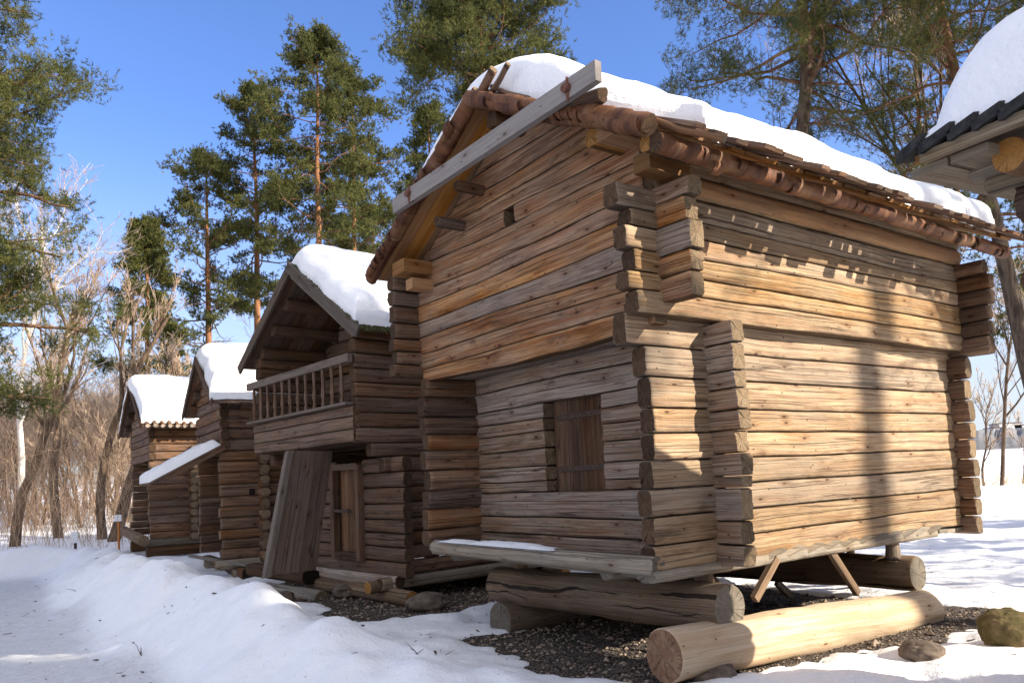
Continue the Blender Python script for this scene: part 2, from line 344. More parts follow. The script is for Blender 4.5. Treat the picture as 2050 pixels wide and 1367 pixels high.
def pine_bark():
    N = NT('pine_bark'); o = N.n('ShaderNodeTexCoord').outputs['Object']; s = N.n('ShaderNodeSeparateXYZ'); N.l(o, s.inputs[0])
    v = N.noise(N.scl(o, (7, 7, 1.6)), 1.4, 6, .65)
    lo = N.mix(N.ss(v, .35, .65), (.045, .032, .024), (.14, .105, .078)); hi = N.mix(N.ss(v, .35, .65), (.17, .072, .032), (.32, .16, .08))
    at = N.n('ShaderNodeAttribute', attribute_name='tone'); sp = N.n('ShaderNodeSeparateColor'); N.l(at.outputs['Color'], sp.inputs[0])
    c = N.mix(sp.outputs[0], lo, hi); N.l(c, N.b.inputs['Base Color']); N.b.inputs['Roughness'].default_value = .9; N.bump(v, 1, .04); return N.m
M['pinebark'] = pine_bark()
def leafy(name, c1, c2):
    N = NT(name); at = N.n('ShaderNodeAttribute', attribute_name='tone'); sp = N.n('ShaderNodeSeparateColor'); N.l(at.outputs['Color'], sp.inputs[0])
    c = N.mix(sp.outputs[0], c1, c2); N.l(c, N.b.inputs['Base Color']); N.b.inputs['Roughness'].default_value = .6
    tr = N.n('ShaderNodeBsdfTranslucent'); N.l(c, tr.inputs[0]); mx = N.n('ShaderNodeMixShader'); mx.inputs[0].default_value = .3
    N.l(N.b.outputs[0], mx.inputs[1]); N.l(tr.outputs[0], mx.inputs[2]); N.l(mx.outputs[0], N.t.nodes['Material Output'].inputs[0]); return N.m
M['needle'] = leafy('pine_needles', (.040, .056, .018), (.175, .172, .048))
M['barkgrey'] = simple('bare_tree_bark', (.065, .042, .027), (.19, .13, .085), 5, .9, .8, .03, (2, 2, .4)).m
M['twigs'] = simple('reddish_twigs', (.40, .28, .20), (.56, .43, .31), 3).m
M['birchbark'] = simple('white_birch_bark', (.55, .52, .47), (.70, .68, .63), 4, .7, .4, .02, (1, 1, 4)).m
M['brush'] = simple('undergrowth_twigs', (.28, .18, .115), (.50, .36, .24), 2).m
M['reed'] = simple('dry_reeds', (.42, .32, .18), (.55, .44, .27), 2).m
M['farwood'] = simple('far_wood_foliage', (.15, .155, .16), (.24, .235, .24), .15, .95, .3, .5, obj=False).m

# ------------------------------------------------------------------ frames and logs
class Frame:
    def __init__(s, P, u, n): s.P = np.asarray(P, float); s.u = np.asarray(u, float); s.n = np.asarray(n, float)
    def pt(s, a, b, z):
        a, b, z = np.broadcast_arrays(np.asarray(a, float), np.asarray(b, float), np.asarray(z, float))
        Q = s.P + a[..., None] * s.u + b[..., None] * s.n; Q = np.array(Q); Q[..., 2] = z; return Q
    def H(s, px, py, **k):
        d = ray(px, py)
        if 'a' in k: N = s.u; P = s.P + s.u * k['a']
        elif 'b' in k: N = s.n; P = s.P + s.n * k['b']
        else: N = np.array([0, 0, 1.]); P = np.array([0, 0, k['z']])
        Q = EYE + d * (((P - EYE) @ N) / (d @ N)); D = Q - s.P; return np.array([D @ s.u, D @ s.n, Q[2]])
def unproj(px, py, depth): d = ray(px, py); return EYE + d * depth / (d @ fw)
def gnd(px, py, z): d = ray(px, py); return EYE + d * (z - 1.6) / d[2]

u1 = ray(3180, hz(3180)); u1 /= np.linalg.norm(u1); n1 = np.array([u1[1], -u1[0], 0.])
F1 = Frame(unproj(1440, 1140, 6.3), u1, n1)
def frame(vpl, px, py, dep):
    w_ = ray(vpl, hz(vpl)); w_ /= np.linalg.norm(w_); n = -w_; return Frame(unproj(px, py, dep), np.array([-n[1], n[0], 0.]), n)
F2 = frame(-356, 790, 1155, 10.4)
F3 = frame(65, 520, 1125, 14.5)
F4 = frame(-20, 375, 1085, 19.)

def seam(seed, k, s, amp): return amp * (fbm(s * .55 + 7.3 * k, k * 3.7, seed, 3)) * 1.6

def log(mb, fr, axis, s0, s1, c, side, z0, z1, th=.16, k=0, seed=1, seam_amp=.014, gap=.006, ex=3.2, res=.035, prof=22,
        clip=None, tone=None, rough=1., endm=1, seams=True, m=0, bulge=0.):
    """hewn log along axis 'u' or 'n' of the frame; outer face at c; clip(z)->(lo,hi) cuts its ends to a slope"""
    L = s1 - s0; nL = max(3, int(L / res)); s = np.linspace(s0, s1, nL)
    s = np.concatenate([[s0 + .0], [s0 + .004], s[1:-1] if nL > 3 else s[1:2], [s1 - .004], [s1]])
    sc_ = np.ones(len(s)); sc_[0] = sc_[-1] = .90; sc_[1] = sc_[-2] = .97
    th_ = np.linspace(-math.pi, math.pi, prof + 1)
    cs, sn = np.cos(th_), np.sin(th_)
    px_ = np.sign(cs) * np.abs(cs) ** (2 / ex); py_ = np.sign(sn) * np.abs(sn) ** (2 / ex)
    if seams:
        zb = z0 + seam(seed, k, s, seam_amp); zt = z1 + seam(seed, k + 1, s, seam_amp) - gap
    else: zb = z0 + 0 * s; zt = z1 + 0 * s
    lw = seed * 13.1 + k * 5.77
    thick = th * (1 + .10 * fbm(s * .9, 0 * s + lw, seed + 3, 2)) / 2
    S, TH = np.meshgrid(s, th_, indexing='ij')
    dis = rough * (.013 * fbm(S * 1.7 + lw, TH * .8 + 3, seed + 5, 3) + .006 * fbm(S * 9 + lw, TH * 1.5, seed + 9, 2))
    mid = (zb + zt) / 2; hh = (zt - zb) / 2
    Z = mid[:, None] + (hh * sc_)[:, None] * py_[None] * (1 + dis * .5)
    off = (thick * sc_)[:, None] * px_[None] + dis * px_[None] + bulge * px_[None] * np.abs(1 - py_[None] ** 2)
    inner = c - side * th / 2
    O = inner + side * off
    SS = S + 0.
    ends = rough * .016 * fbm(TH * 1.3 + lw, 0 * TH + 2, seed + 21, 2)
    SS[:2] += np.abs(ends[:2]) * 1.5; SS[-2:] -= np.abs(ends[-2:]) * 1.5
    if clip is not None:
        lo, hi = clip(Z); SS = np.minimum(np.maximum(SS, lo), hi)
    P = fr.pt(SS, O, Z) if axis == 'u' else fr.pt(O, SS, Z)
    arc = np.concatenate([[0], np.cumsum(np.hypot(np.diff(px_) * th / 2, np.diff(py_) * (z1 - z0) / 2))])
    o1, o2 = random.random() * 60, random.random() * 60
    UV = np.stack(np.broadcast_arrays(S + o1, arc[None] + o2), -1)
    if tone is None: tone = (random.random(), random.random(), random.random())
    flip = (axis == 'u') == (side > 0)
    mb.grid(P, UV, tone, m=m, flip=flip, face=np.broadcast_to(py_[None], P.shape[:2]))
    for e in (0, -1):
        ring = P[e][::-1] if e == 0 else P[e]
        zc = Z[e].mean(); oc = O[e].mean(); lu = np.stack([(O[e] - oc), (Z[e] - zc)], -1) + [0.01, -.015]
        if e == 0: lu = lu[::-1]
        mb.cap(ring, P[e][:-1].mean(0), lu, (random.random(), random.random(), .5), m=endm, flip=flip)

def courses(z0, z1, n, jit=.16, fixed=()):
    h = 1 + jit * (np.array([random.random() for _ in range(n)]) * 2 - 1); h = h / h.sum() * (z1 - z0)
    zz = np.concatenate([[z0], z0 + np.cumsum(h)])
    for f in fixed:
        i = int(np.argmin(np.abs(zz - f))); zz[i] = f
    return zz
def wall(mb, fr, axis, c, side, s0, s1, zz, th=.16, seed=1, openings=(), clip=None, endj=.03, tonef=None, **kw):
    for k in range(len(zz) - 1):
        z0, z1 = zz[k], zz[k + 1]; zc = (z0 + z1) / 2
        a = (s0(zc) if callable(s0) else s0) + random.uniform(-endj, endj); b = (s1(zc) if callable(s1) else s1) + random.uniform(-endj, endj)
        if b - a < .12: continue
        segs = [(a, b)]
        for (oa, ob, za, zb) in openings:
            if za < zc < zb:
                segs = [q for (p, r) in segs for q in (((p, min(r, oa)), (max(p, ob), r)) if (p < ob and r > oa) else ((p, r),)) if q[1] - q[0] > .03]
        tn = tonef(zc, k) if tonef else (random.random(), random.random(), random.random())
        cj = random.uniform(-.008, .008)
        for (p, r) in segs:
            log(mb, fr, axis, p, r, c + cj, side, z0, z1, th, k, seed, clip=clip, tone=tn, **kw)

def tube(mb, pts, rad, sides=12, tone=(.5, .5, .5), m=0, caps=(1, 1), capm=1, rough=0., seed=0, uo=None):
    P = np.asarray(pts, float); n = len(P); rad = np.broadcast_to(np.asarray(rad, float), (n,)).copy()
    T = np.gradient(P, axis=0); T /= np.linalg.norm(T, axis=1)[:, None] + 1e-9
    ref = np.array([0, 0, 1.]) if abs(T[0][2]) < .9 else np.array([1., 0, 0])
    B = np.cross(T, ref); B /= np.linalg.norm(B, axis=1)[:, None] + 1e-9; U = np.cross(B, T)
    a = np.linspace(0, 2 * math.pi, sides + 1)
    R = rad[:, None] * np.ones((1, sides + 1))
    sl = np.concatenate([[0], np.cumsum(np.linalg.norm(np.diff(P, axis=0), axis=1))])
    if rough:
        R = R * (1 + rough * fbm(sl[:, None] * 1.1 + seed * 3.3 + 0 * a[None], 1.5 * np.cos(a)[None] + 0 * sl[:, None] + seed, seed, 3) + rough * .7 * fbm(sl[:, None] * 2.3 + 0 * a[None], 1.5 * np.sin(a)[None] + 9 + 0 * sl[:, None], seed + 4, 3))
    V = P[:, None] + R[..., None] * (np.cos(a)[None, :, None] * B[:, None] + np.sin(a)[None, :, None] * U[:, None])
    if uo is None: uo = (random.random() * 60, random.random() * 60)
    UV = np.stack(np.broadcast_arrays(sl[:, None] + uo[0], a[None] * rad.mean() + uo[1]), -1)
    mb.grid(V, UV, tone, m=m, flip=True, face=np.broadcast_to(((a / math.pi - 1) * .88)[None], V.shape[:2]) if rad.max() > .1 else None)
    lu = np.stack([np.cos(a), np.sin(a)], -1)
    if caps[0]: mb.cap(V[0], P[0], lu * rad[0] + .004, tone, m=capm)
    if caps[1]: mb.cap(V[-1], P[-1], lu * rad[-1] + .004, tone, m=capm, flip=True)
def rlog(mb, A, B, rA, rB, seed=0, n=30, sides=26, bend=.02, rough=.10, tone=None, capm=1, m=0):
    """round log with slightly rounded rims"""
    A = np.asarray(A, float); B = np.asarray(B, float); L = np.linalg.norm(B - A)
    t = np.concatenate([[0, .006 / L, .02 / L], np.linspace(.05, .95, n), [1 - .02 / L, 1 - .006 / L, 1]])
    P = A + (B - A) * t[:, None]; P[:, 2] += bend * fbm(t * 2 + seed, 0 * t, seed, 2); r = rA + (rB - rA) * t
    r[0] *= .955; r[-1] *= .955; r[1] *= .985; r[-2] *= .985
    tube(mb, P, r, sides, tone or (random.random() * .6 + .2, random.random(), random.random()), m, (1, 1), capm, rough, seed)
def box(mb, c, ax, ay, az_, m=0, tone=None, jit=0.):
    """box with centre c and half-extent vectors; ax is the grain direction"""
    c, ax, ay, az_ = [np.asarray(x, float) for x in (c, ax, ay, az_)]
    tone = tone or (random.random(), random.random(), random.random()); o1, o2 = random.random() * 50, random.random() * 50
    la, lb, lc = [np.linalg.norm(x) for x in (ax, ay, az_)]
    for (U, V, W, lu, lv, capf) in ((ax, ay, az_, la, lb, 0), (ax, -ay, -az_, la, lb, 0), (ax, az_, -ay, la, lc, 0), (ax, -az_, ay, la, lc, 0), (ay, az_, ax, lb, lc, 1), (az_, ay, -ax, lc, lb, 1)):
        mat = m if (not capf or m != 0) else 0
        q = [c - U - V + W, c + U - V + W, c + U + V + W, c - U + V + W]
        if capf: uv = [(-lv * 0 - lu, -lv), (lu, -lv), (lu, lv), (-lu, lv)]; uv = [(x[1] * .3 + o1, x[0] * 3 + o2) for x in uv]
        else: uv = [(-lu + o1, -lv + o2), (lu + o1, -lv + o2), (lu + o1, lv + o2), (-lu + o1, lv + o2)]
        mb.add(q, [[0, 1, 2, 3]], uv=uv, tone=tone, m=mat, smooth=False)
def board(mb, A, B, wv, tv, tone=None, m=0, wob=.004, seed=0):
    """plank from A to B, half-width vector wv, half-thickness vector tv, with slightly irregular edges"""
    A, B, wv, tv = [np.asarray(x, float) for x in (A, B, wv, tv)]; L = np.linalg.norm(B - A); n = max(2, int(L / .12) + 1)
    t = np.linspace(0, 1, n); C = A + (B - A) * t[:, None]
    w1 = 1 + wob * 8 * fbm(t * L * 2 + seed, 0 * t + seed, seed, 2); w2 = 1 + wob * 8 * fbm(t * L * 2 + seed + 30, 0 * t + seed, seed + 2, 2)
    cn = [(-1, -1), (1, -1), (1, 1), (-1, 1), (-1, -1)]
    V = np.stack([C + (wv * cx_) * (w1 if cx_ > 0 else w2)[:, None] + tv * cy_ for cx_, cy_ in cn], 1)
    lw, lt = np.linalg.norm(wv), np.linalg.norm(tv); arc = np.cumsum([0, 2 * lw, 2 * lt, 2 * lw, 2 * lt]); o1, o2 = random.random() * 50, random.random() * 50
    tone = tone or (random.random(), random.random(), random.random())
    flip = np.dot(np.cross(wv, tv), B - A) > 0
    for j in range(4):
        mb.grid(V[:, j:j + 2], np.stack(np.broadcast_arrays((t * L)[:, None] + o1, arc[None, j:j + 2] + o2), -1), tone, m=m, smooth=False, flip=not flip)
    for e in (0, -1):
        q = V[e, :4]; q = q if (e == 0) == bool(flip) else q[::-1]
        mb.add(q, [[0, 1, 2, 3]], uv=np.array([(0, 0), (.02, 0), (.02, 2 * lw), (0, 2 * lw)]) + o1, tone=tone, m=m, smooth=False)
# ------------------------------------------------------------------ roof helpers
def roof_boards(mb, fr, a0, a1, br, zr, m, bL, bR, th=.03, wid=.19, off=0.):
    c = 1 / math.sqrt(1 + m * m); a = a0
    while a < a1 - .05:
        wdt = wid * random.uniform(.85, 1.15); am = a + wdt / 2
        for b1 in (bL, bR):
            sg = 1 if b1 > br else -1; e = b1 + sg * random.uniform(-.02, .03)
            j = random.uniform(-.004, .004)
            A = fr.pt(am, br + sg * .01, zr + off + j - m * .01); B = fr.pt(am, e, zr + off + j - m * abs(e - br))
            nv = (fr.n * (sg * m) + np.array([0, 0, 1.])) * c
            board(mb, A, B, fr.u * wdt * .49, nv * th / 2, seed=random.randint(0, 99))
        a += wdt
def rake_board(mb, fr, a, br, zr, m, b1, h, t, drop=0., seed=0, over=0.):
    sg = 1 if b1 > br else -1; c = 1 / math.sqrt(1 + m * m); nv = (fr.n * (sg * m) + np.array([0, 0, 1.])) * c
    A = fr.pt(a, br - sg * over, zr - drop + m * over); B = fr.pt(a, b1, zr - drop - m * abs(b1 - br))
    board(mb, A, B, nv * h / 2, fr.u * t / 2, seed=seed, wob=.006)
def roof_snow(fr, a0, a1, bL, bR, br, zr, m, T, seed, label, res=.05, rnd=.16, edge=.9, lump=.06, Tr=None, lift=.03, cut=0.):
    na, nb = int((a1 - a0) / res), int((bR - bL) / res)
    ta = np.linspace(0, 1, na); tb = np.linspace(0, 1, nb)
    wp = lambda t: t + .0 - .105 * np.sin(4 * math.pi * t) * 0 - .1 * np.sin(2 * math.pi * t)     # more rows near the rims
    A0, B0 = np.meshgrid(wp(ta), wp(tb), indexing='ij')
    # ragged outline
    jl = .10 * fbm(B0 * 5 + seed, 0 * B0 + 1, seed, 3) + cut * sstep(.80, .99, B0); jr = .10 * fbm(B0 * 5 + seed, 0 * B0 + 7, seed, 3)
    kl = lump * 1.6 * fbm(A0 * (a1 - a0) * 1.6, 0 * A0 + 3, seed, 3); kr = lump * (1.6 * fbm(A0 * (a1 - a0) * 2.1, 0 * A0 + 4, seed, 2) + 1.1 * np.abs(vn(A0 * (a1 - a0) * 4.5, 0 * A0 + 8, seed)))
    A = (a0 + jl) + A0 * (a1 - a0 + jr - jl); B = (bL + kl) + B0 * (bR - bL + kr - kl)
    d = np.minimum(np.minimum(A0 * (a1 - a0), (1 - A0) * (a1 - a0)), np.minimum(B0 * (bR - bL), (1 - B0) * (bR - bL)))
    Tt = T * np.ones_like(A)
    if Tr is not None:                      # thinner towards the right eave
        Tt = Tr + (T - Tr) * sstep(0, 1.5, (1 - B0) * (bR - bL))
    r = Tt * edge; q = np.clip(d / r, 0, 1); t = Tt * (1 - (1 - q) ** 2.6) ** .45
    t = t * (1 + .34 * fbm(A * 1.1, B * 1.1, seed + 2, 3)) + .05 * fbm(A * 3.3, B * 3.3, seed + 8, 4) * q
    Z = zr - m * (np.sqrt((B - br) ** 2 + rnd ** 2) - rnd * .7) + lift + t
    P = fr.pt(A, B, Z); mb = MB(); mb.grid(P, np.stack([A, B], -1), (.5, .5, .5), smooth=True)
    # underside resting on the roof closes the body
    Zb = zr - m * np.abs(B - br) + lift * .4; Zb[1:-1, 1:-1] = Zb[1:-1, 1:-1]
    rim = [(A[0], B[0], Z[0], Zb[0]), (A[-1], B[-1], Z[-1], Zb[-1]), (A[:, 0], B[:, 0], Z[:, 0], Zb[:, 0]), (A[:, -1], B[:, -1], Z[:, -1], Zb[:, -1])]
    for (x, y, z, zb) in rim:
        mb.grid(np.stack([fr.pt(x, y, z), fr.pt(x, y, zb)], 1), np.zeros((len(x), 2, 2)), (.5, .5, .5), smooth=True)
    o = build(mb, 'roof_snow', [M['snow']]); tag(o, label, 'snow', kind='stuff'); return o

def bark_tube(mb, pts, r, seed, rough=.3, uscale=1.):
    P = np.asarray(pts, float); t = np.linspace(0, len(P) - 1, max(8, int(np.sum(np.linalg.norm(np.diff(P, axis=0), axis=1)) / .03)))
    i = np.minimum(t.astype(int), len(P) - 2); Q = P[i] + (P[i + 1] - P[i]) * (t - i)[:, None]
    L = np.concatenate([[0], np.cumsum(np.linalg.norm(np.diff(Q, axis=0), axis=1))])
    # overlapping sleeves of bark: radius jumps every 15-30 cm
    lv = np.floor(L / .21 + .6 * vn(L * 2, 0 * L, seed)); j = _h(lv, lv * 0, seed)
    fr_ = (L / .21) % 1
    R = r * (.92 + .14 * j + .09 * fr_); Q[:, 2] += .012 * fbm(L * 1.5, 0 * L, seed, 2)
    tube(mb, Q, R, 16, m=0, capm=1, rough=rough, seed=seed)
def curl(mb, c, ax, rad, wdt, a0, a1, up, out):
    th = np.linspace(a0, a1, 10); s = np.linspace(-wdt / 2, wdt / 2, 3)
    for k, rr in enumerate((rad, rad * .9)):
        sp = rr * (1 + .12 * (th - a0))
        V = c + ax * s[:, None, None] + (np.cos(th) * sp)[None, :, None] * out + (np.sin(th) * sp)[None, :, None] * up
        mb.grid(V, np.stack(np.broadcast_arrays(s[:, None] * 1 + random.random() * 20, th[None] * .05), -1), (.5, .5, .5), m=0)

# ================================================================== MAIN STOREHOUSE
def main_house():
    fr = F1; base = fr.pt(2., -1.8, 0.)
    H = empty('log_storehouse', base, 'large two-storey log storehouse in the foreground with birch-bark eaves, raised on big foundation logs', 'log building')
    br, zr, m = -1.65, 5.20, .523
    roofu = lambda z: (zr - .05 - z) / m
    clip = lambda z: (br - np.maximum(roofu(z), .02), br + np.maximum(roofu(z), .02))
    zlo = np.array([.83, 1.04, 1.245, 1.47, 1.69, 1.90, 2.10, 2.35, 2.58, 2.835])
    # --- lower storey
    mb = MB()
    def e0(zc): return -.88 if zc > 2.58 else -.68 - (.03 if zc < 1.6 else 0)
    wall(mb, fr, 'u', 0, 1, e0, 4.52, zlo, seed=1, endj=.035, rough=1.3, ex=6.5, res=.03, prof=26,
         tonef=lambda zc, k: (random.uniform(.35, .75) if zc > 1.75 else random.uniform(.3, .6), random.uniform(.2, .6), random.random()))
    build(mb, 'lower_side_wall', [M['side'], M['endold']], H)
    mb = MB(); zg = courses(.82, 2.80, 11, .14, (1.44, 2.38))
    wall(mb, fr, 'n', 0, -1, lambda z: -3.92, .27, zg, seed=2, openings=[(-2.22, -1.33, 1.44, 2.38)], ex=7, res=.03, prof=26, endj=.03, rough=1.1, seam_amp=.02,
         tonef=lambda zc, k: (.75 if zc > 2.35 else random.uniform(.2, .55), .85 if zc > 2.3 else random.uniform(.1, .5), random.random()))
    g = build(mb, 'lower_gable_wall', [M['gable_low'], M['endsun']], H)
    mb = MB(); wall(mb, fr, 'u', -3.64, -1, -.70, 4.45, courses(.86, 2.78, 9), seed=3, res=.06)
    build(mb, 'lower_side_wall', [M['old'], M['endold']], H)
    mb = MB(); wall(mb, fr, 'n', 4.33, 1, -3.9, lambda z: .19, zlo - .1, seed=4, res=.05, endj=.02)
    build(mb, 'lower_back_wall', [M['old'], M['endsun']], H)
    # --- upper storey
    mb = MB(); zu = np.array([2.81, 2.98, 3.12, 3.31, 3.47, 3.60, 3.80, 3.99, 4.19])
    wall(mb, fr, 'u', .15, 1, lambda z: (-.93 + .02 * math.sin(z * 20) - (.10 if z > 3.6 and z < 3.8 else 0)) if z < 3.8 else -.62, lambda z: 4.72 if z < 3.8 else 4.4, zu, seed=5, endj=.03,
         rough=1.3, ex=6.5, seam_amp=.022, res=.03, prof=26, tonef=lambda zc, k: (.5 + .25 * (k % 2) if zc < 3.45 else .25, random.uniform(.1, .5) if zc < 3.4 else .65, random.random()))
    build(mb, 'upper_side_wall', [M['side'], M['endold']], H)
    mb = MB(); log(mb, fr, 'u', -.55, 4.36, .185, 1, 3.80, 3.985, .14, 3, 6, m=0, ex=2.6)
    build(mb, 'wall_plate', [M['new'], M['endnew']], H)
    mb = MB(); zz = courses(2.735, 5.10, 13, .12, (4.10, 4.24))
    gr = {0: .15, 3: .95, 11: .7, 12: .6}
    wall(mb, fr, 'n', -.65, -1, lambda z: (-3.60 if z < 2.9 else -4.0) if z < 3.86 else -3.66, lambda z: (.08 if z < 2.9 else .42 + .09 * max(0, z - 3.0)) if z < 3.86 else .05, zz, seed=7,
         openings=[(-1.86, -1.70, 4.10, 4.24)], clip=clip, endj=.03, rough=1.2, ex=7.5, res=.028, prof=26, seam_amp=.032, gap=.003,
         tonef=lambda zc, k: (random.uniform(.3, .65), gr.get(k, random.uniform(0, .42)), random.random()))
    build(mb, 'upper_gable_wall', [M['gable_up'], M['endsun']], H)
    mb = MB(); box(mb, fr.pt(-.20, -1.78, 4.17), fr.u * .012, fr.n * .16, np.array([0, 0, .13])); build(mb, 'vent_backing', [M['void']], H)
    mb = MB(); wall(mb, fr, 'u', -3.80, -1, lambda z: -.97, 4.7, courses(2.80, 4.0, 7), seed=8, res=.05)
    build(mb, 'upper_side_wall', [M['old'], M['endold']], H)
    mb = MB(); wall(mb, fr, 'n', 4.40, 1, lambda z: -4.0 if z < 3.9 else -3.66, lambda z: .46 if z < 3.86 else .05, courses(2.74, 5.1, 13), seed=9, clip=clip, res=.05)
    build(mb, 'upper_back_wall', [M['old'], M['endold']], H)
    mb = MB()
    for i in range(4): board(mb, fr.pt(-.50 + i * .15, -3.62, 2.80), fr.pt(-.50 + i * .15, -.02, 2.80), fr.u * .073, np.array([0, 0, .02]))
    build(mb, 'overhang_floor', [M['gable_low']], H)
    # --- hatch in the lower gable
    mb = MB()
    for i in range(4):
        x0 = -2.20 + i * .222
        board(mb, fr.pt(.145, x0 + .11, 1.43), fr.pt(.145, x0 + .11, 2.39), fr.n * .109, fr.u * .015, seed=i)
    h = build(mb, 'hatch', [M['hatchwood']], H)
    for z in (1.66, 2.20):
        mb = MB(); board(mb, fr.pt(.12, -2.14, z), fr.pt(.12, -1.34, z + .01), np.array([0, 0, .028]), fr.u * .007); build(mb, 'hinge_strap', [M['iron']], h)
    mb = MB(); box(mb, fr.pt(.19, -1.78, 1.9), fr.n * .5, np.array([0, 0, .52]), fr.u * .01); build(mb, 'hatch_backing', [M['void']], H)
    # --- floor and sill
    mb = MB()
    for i in range(24):
        a = -.55 + i * .205; board(mb, fr.pt(a, -3.55, .80), fr.pt(a, -.03 + random.uniform(-.02, .05), .79 + random.uniform(-.01, .01)), fr.u * .10, np.array([0, 0, .02]) + fr.u * .0, seed=i)
    for i in range(11):                         # hewn underside of the bottom log, split into wedges
        a = .55 + i * .28; board(mb, fr.pt(a, -.10, .86), fr.pt(a + .20, .035, .835 - .0 * i), fr.u * .13 + np.array([0, 0, .03]), np.array([0, 0, .008]), seed=i)
    build(mb, 'floor', [M['sill']], H)
    mb = MB()
    log(mb, fr, 'n', -3.34, .02, -.80, -1, .80, .955, .17, 1, 31, seams=False, ex=2.6, rough=2.4, tone=(.8, .4, .4))
    f = build(mb, 'front_sill', [M['sill'], M['endgrey']], H)
    mb = MB(); log(mb, fr, 'u', -.78, 3.62, .03, 1, .745, .845, .20, 2, 33, seams=False, ex=2.8, rough=2.2, tone=(.7, .55, .4))
    build(mb, 'side_sill', [M['sill'], M['endgrey']], H)
    for g in ((fr.pt(-.74, -.55, .815), fr.pt(.6, -.40, .74), .085, .07, 5), (fr.pt(-.60, -3.15, .80), fr.pt(1.5, -3.1, .72), .09, .08, 6)): mb = MB(); rlog(mb, *g, tone=(.5, .5, .4)); build(mb, 'floor_beam', [M['sill'], M['endgrey']], H)
    # --- foundation logs, posts and braces
    for A, B, ra, rb, mt, em, sd, tn in (
            (fr.pt(-.10, .17, .475), fr.pt(-.14, -2.95, .42), .185, .20, 'found', 'endgrey', 1, (.45, .35, .5)),
            (fr.pt(2.95, .10, .43), fr.pt(2.9, -3.0, .40), .175, .18, 'found', 'endgrey', 2, (.5, .4, .7)),
            (fr.pt(-.78, .08, .22), fr.pt(2.88, .17, .10), .195, .205, 'peeled', 'endpeel', 3, (.75, .2, .4)),
            (fr.pt(-.42, -2.58, .13), fr.pt(3.2, -2.85, .05), .19, .18, 'found', 'endgrey', 4, (.3, .5, .4))):
        mb = MB(); rlog(mb, A, B, ra, rb, sd, n=60, sides=36, tone=tn, rough=.12, bend=.05); build(mb, 'foundation_log', [M[mt], M[em]], H)
    for A, B, w_ in ((F1.H(1515, 1190, b=.02), F1.H(1548, 1128, b=.02), .035), (F1.H(1712, 1180, b=-.02), F1.H(1668, 1112, b=-.02), .034), (F1.H(1590, 1200, b=-1.6), F1.H(1560, 1170, b=-1.6), .04)):
        A, B = fr.pt(*A), fr.pt(*B); d = B - A; d /= np.linalg.norm(d); wv = np.cross(d, fr.n); mb = MB()
        board(mb, A - d * .05, B + d * .06, wv * w_, fr.n * .025); build(mb, 'brace', [M['found']], H)
    for a, b, z0, z1, r in ((-.02, -.15, .60, .80, .085), (2.86, -.10, .55, .82, .075), (-.1, -2.6, .58, .8, .08), (2.9, -2.6, .5, .8, .08), (3.9, -1.2, -.15, .82, .055), (4.2, -3.3, -.15, .8, .06)):
        mb = MB(); rlog(mb, fr.pt(a, b, z0), fr.pt(a, b, z1), r, r * .8, 3, n=6, sides=14, rough=.2); build(mb, 'post', [M['found'], M['endgrey']], H)
    # --- roof
    mb = MB(); roof_boards(mb, fr, -1.08, 4.65, br, zr, m, -3.95, .60, off=-.0); R = build(mb, 'roof_deck', [M['new']], H)
    for (px, py, a, r, mt, em, ext) in ((912, 371, -.98, .055, 'old', 'endold', .5), (872, 443, -.98, .055, 'old', 'endold', .5), (1183, 275, -.98, .075, 'new', 'endnew', .6),
                                  (982, 238, -1.02, .085, 'darkwood', 'endold', .8), (1291, 285, -.97, .07, 'new', 'endnew', .5)):
        hb = fr.H(px, py, a=a); mb = MB(); log(mb, fr, 'u', a, a + 5.6 if mt == 'darkwood' else a + .5, hb[1] + r, 1, hb[2] - r, hb[2] + r, 2 * r, 1, int(px), seams=False, ex=2.6)
        build(mb, 'purlin', [M[mt], M[em]], H)
    for (px, py, a, hw, hh) in ((800, 536, -1.0, .14, .075), (822, 569, -.90, .075, .06), (1215, 262, -.95, .12, .06), (1288, 326, -.88, .085, .07)):
        hb = fr.H(px, py, a=a); mb = MB(); box(mb, fr.pt(a + .20, hb[1], hb[2]), fr.u * .22, fr.n * hw, np.array([0, 0, hh])); build(mb, 'eave_beam', [M['new']], H)
    # bark rolls
    mb = MB(); bark_tube(mb, [fr.pt(-1.10, .60, 3.885), fr.pt(1.6, .60, 3.87), fr.pt(4.45, .60, 3.86)], .064, 3, .22)
    for i in range(22):
        a = random.uniform(-1.0, 4.5); rr = random.uniform(.022, .045)
        curl(mb, fr.pt(a, .60 + random.uniform(.0, .06), 3.865 - random.uniform(-.02, .07)), fr.u, rr, random.uniform(.02, .11), -2.4, random.uniform(.6, 1.4), np.array([0, 0, 1.]), fr.n)
    build(mb, 'eave_bark_roll', [M['birch_roll'], M['endold']], R)
    for b1, sd in ((.60, 11), (-3.93, 12)):
        sg = 1 if b1 > br else -1; mb = MB()
        pts = [fr.pt(-1.13, br + sg * t, zr - .025 - m * t) for t in np.linspace(.0, abs(b1 - br), 5)]
        bark_tube(mb, pts, .078, sd, .42)
        for i in range(16):
            t = random.uniform(.2, 2.2); rr = random.uniform(.03, .06)
            curl(mb, fr.pt(-1.17, br + sg * t, zr - .04 - m * t), (fr.n * sg - np.array([0, 0, m])) / 1.13, rr, random.uniform(.04, .14), -2.6, .8, np.array([0, 0, 1.]), -fr.u)
        build(mb, 'verge_bark_roll', [M['birch_roll'], M['endold']], R)
    mb = MB(); a = -1.0
    cs = 1 / math.sqrt(1 + m * m); nv = (fr.n * m + np.array([0, 0, 1.])) * cs
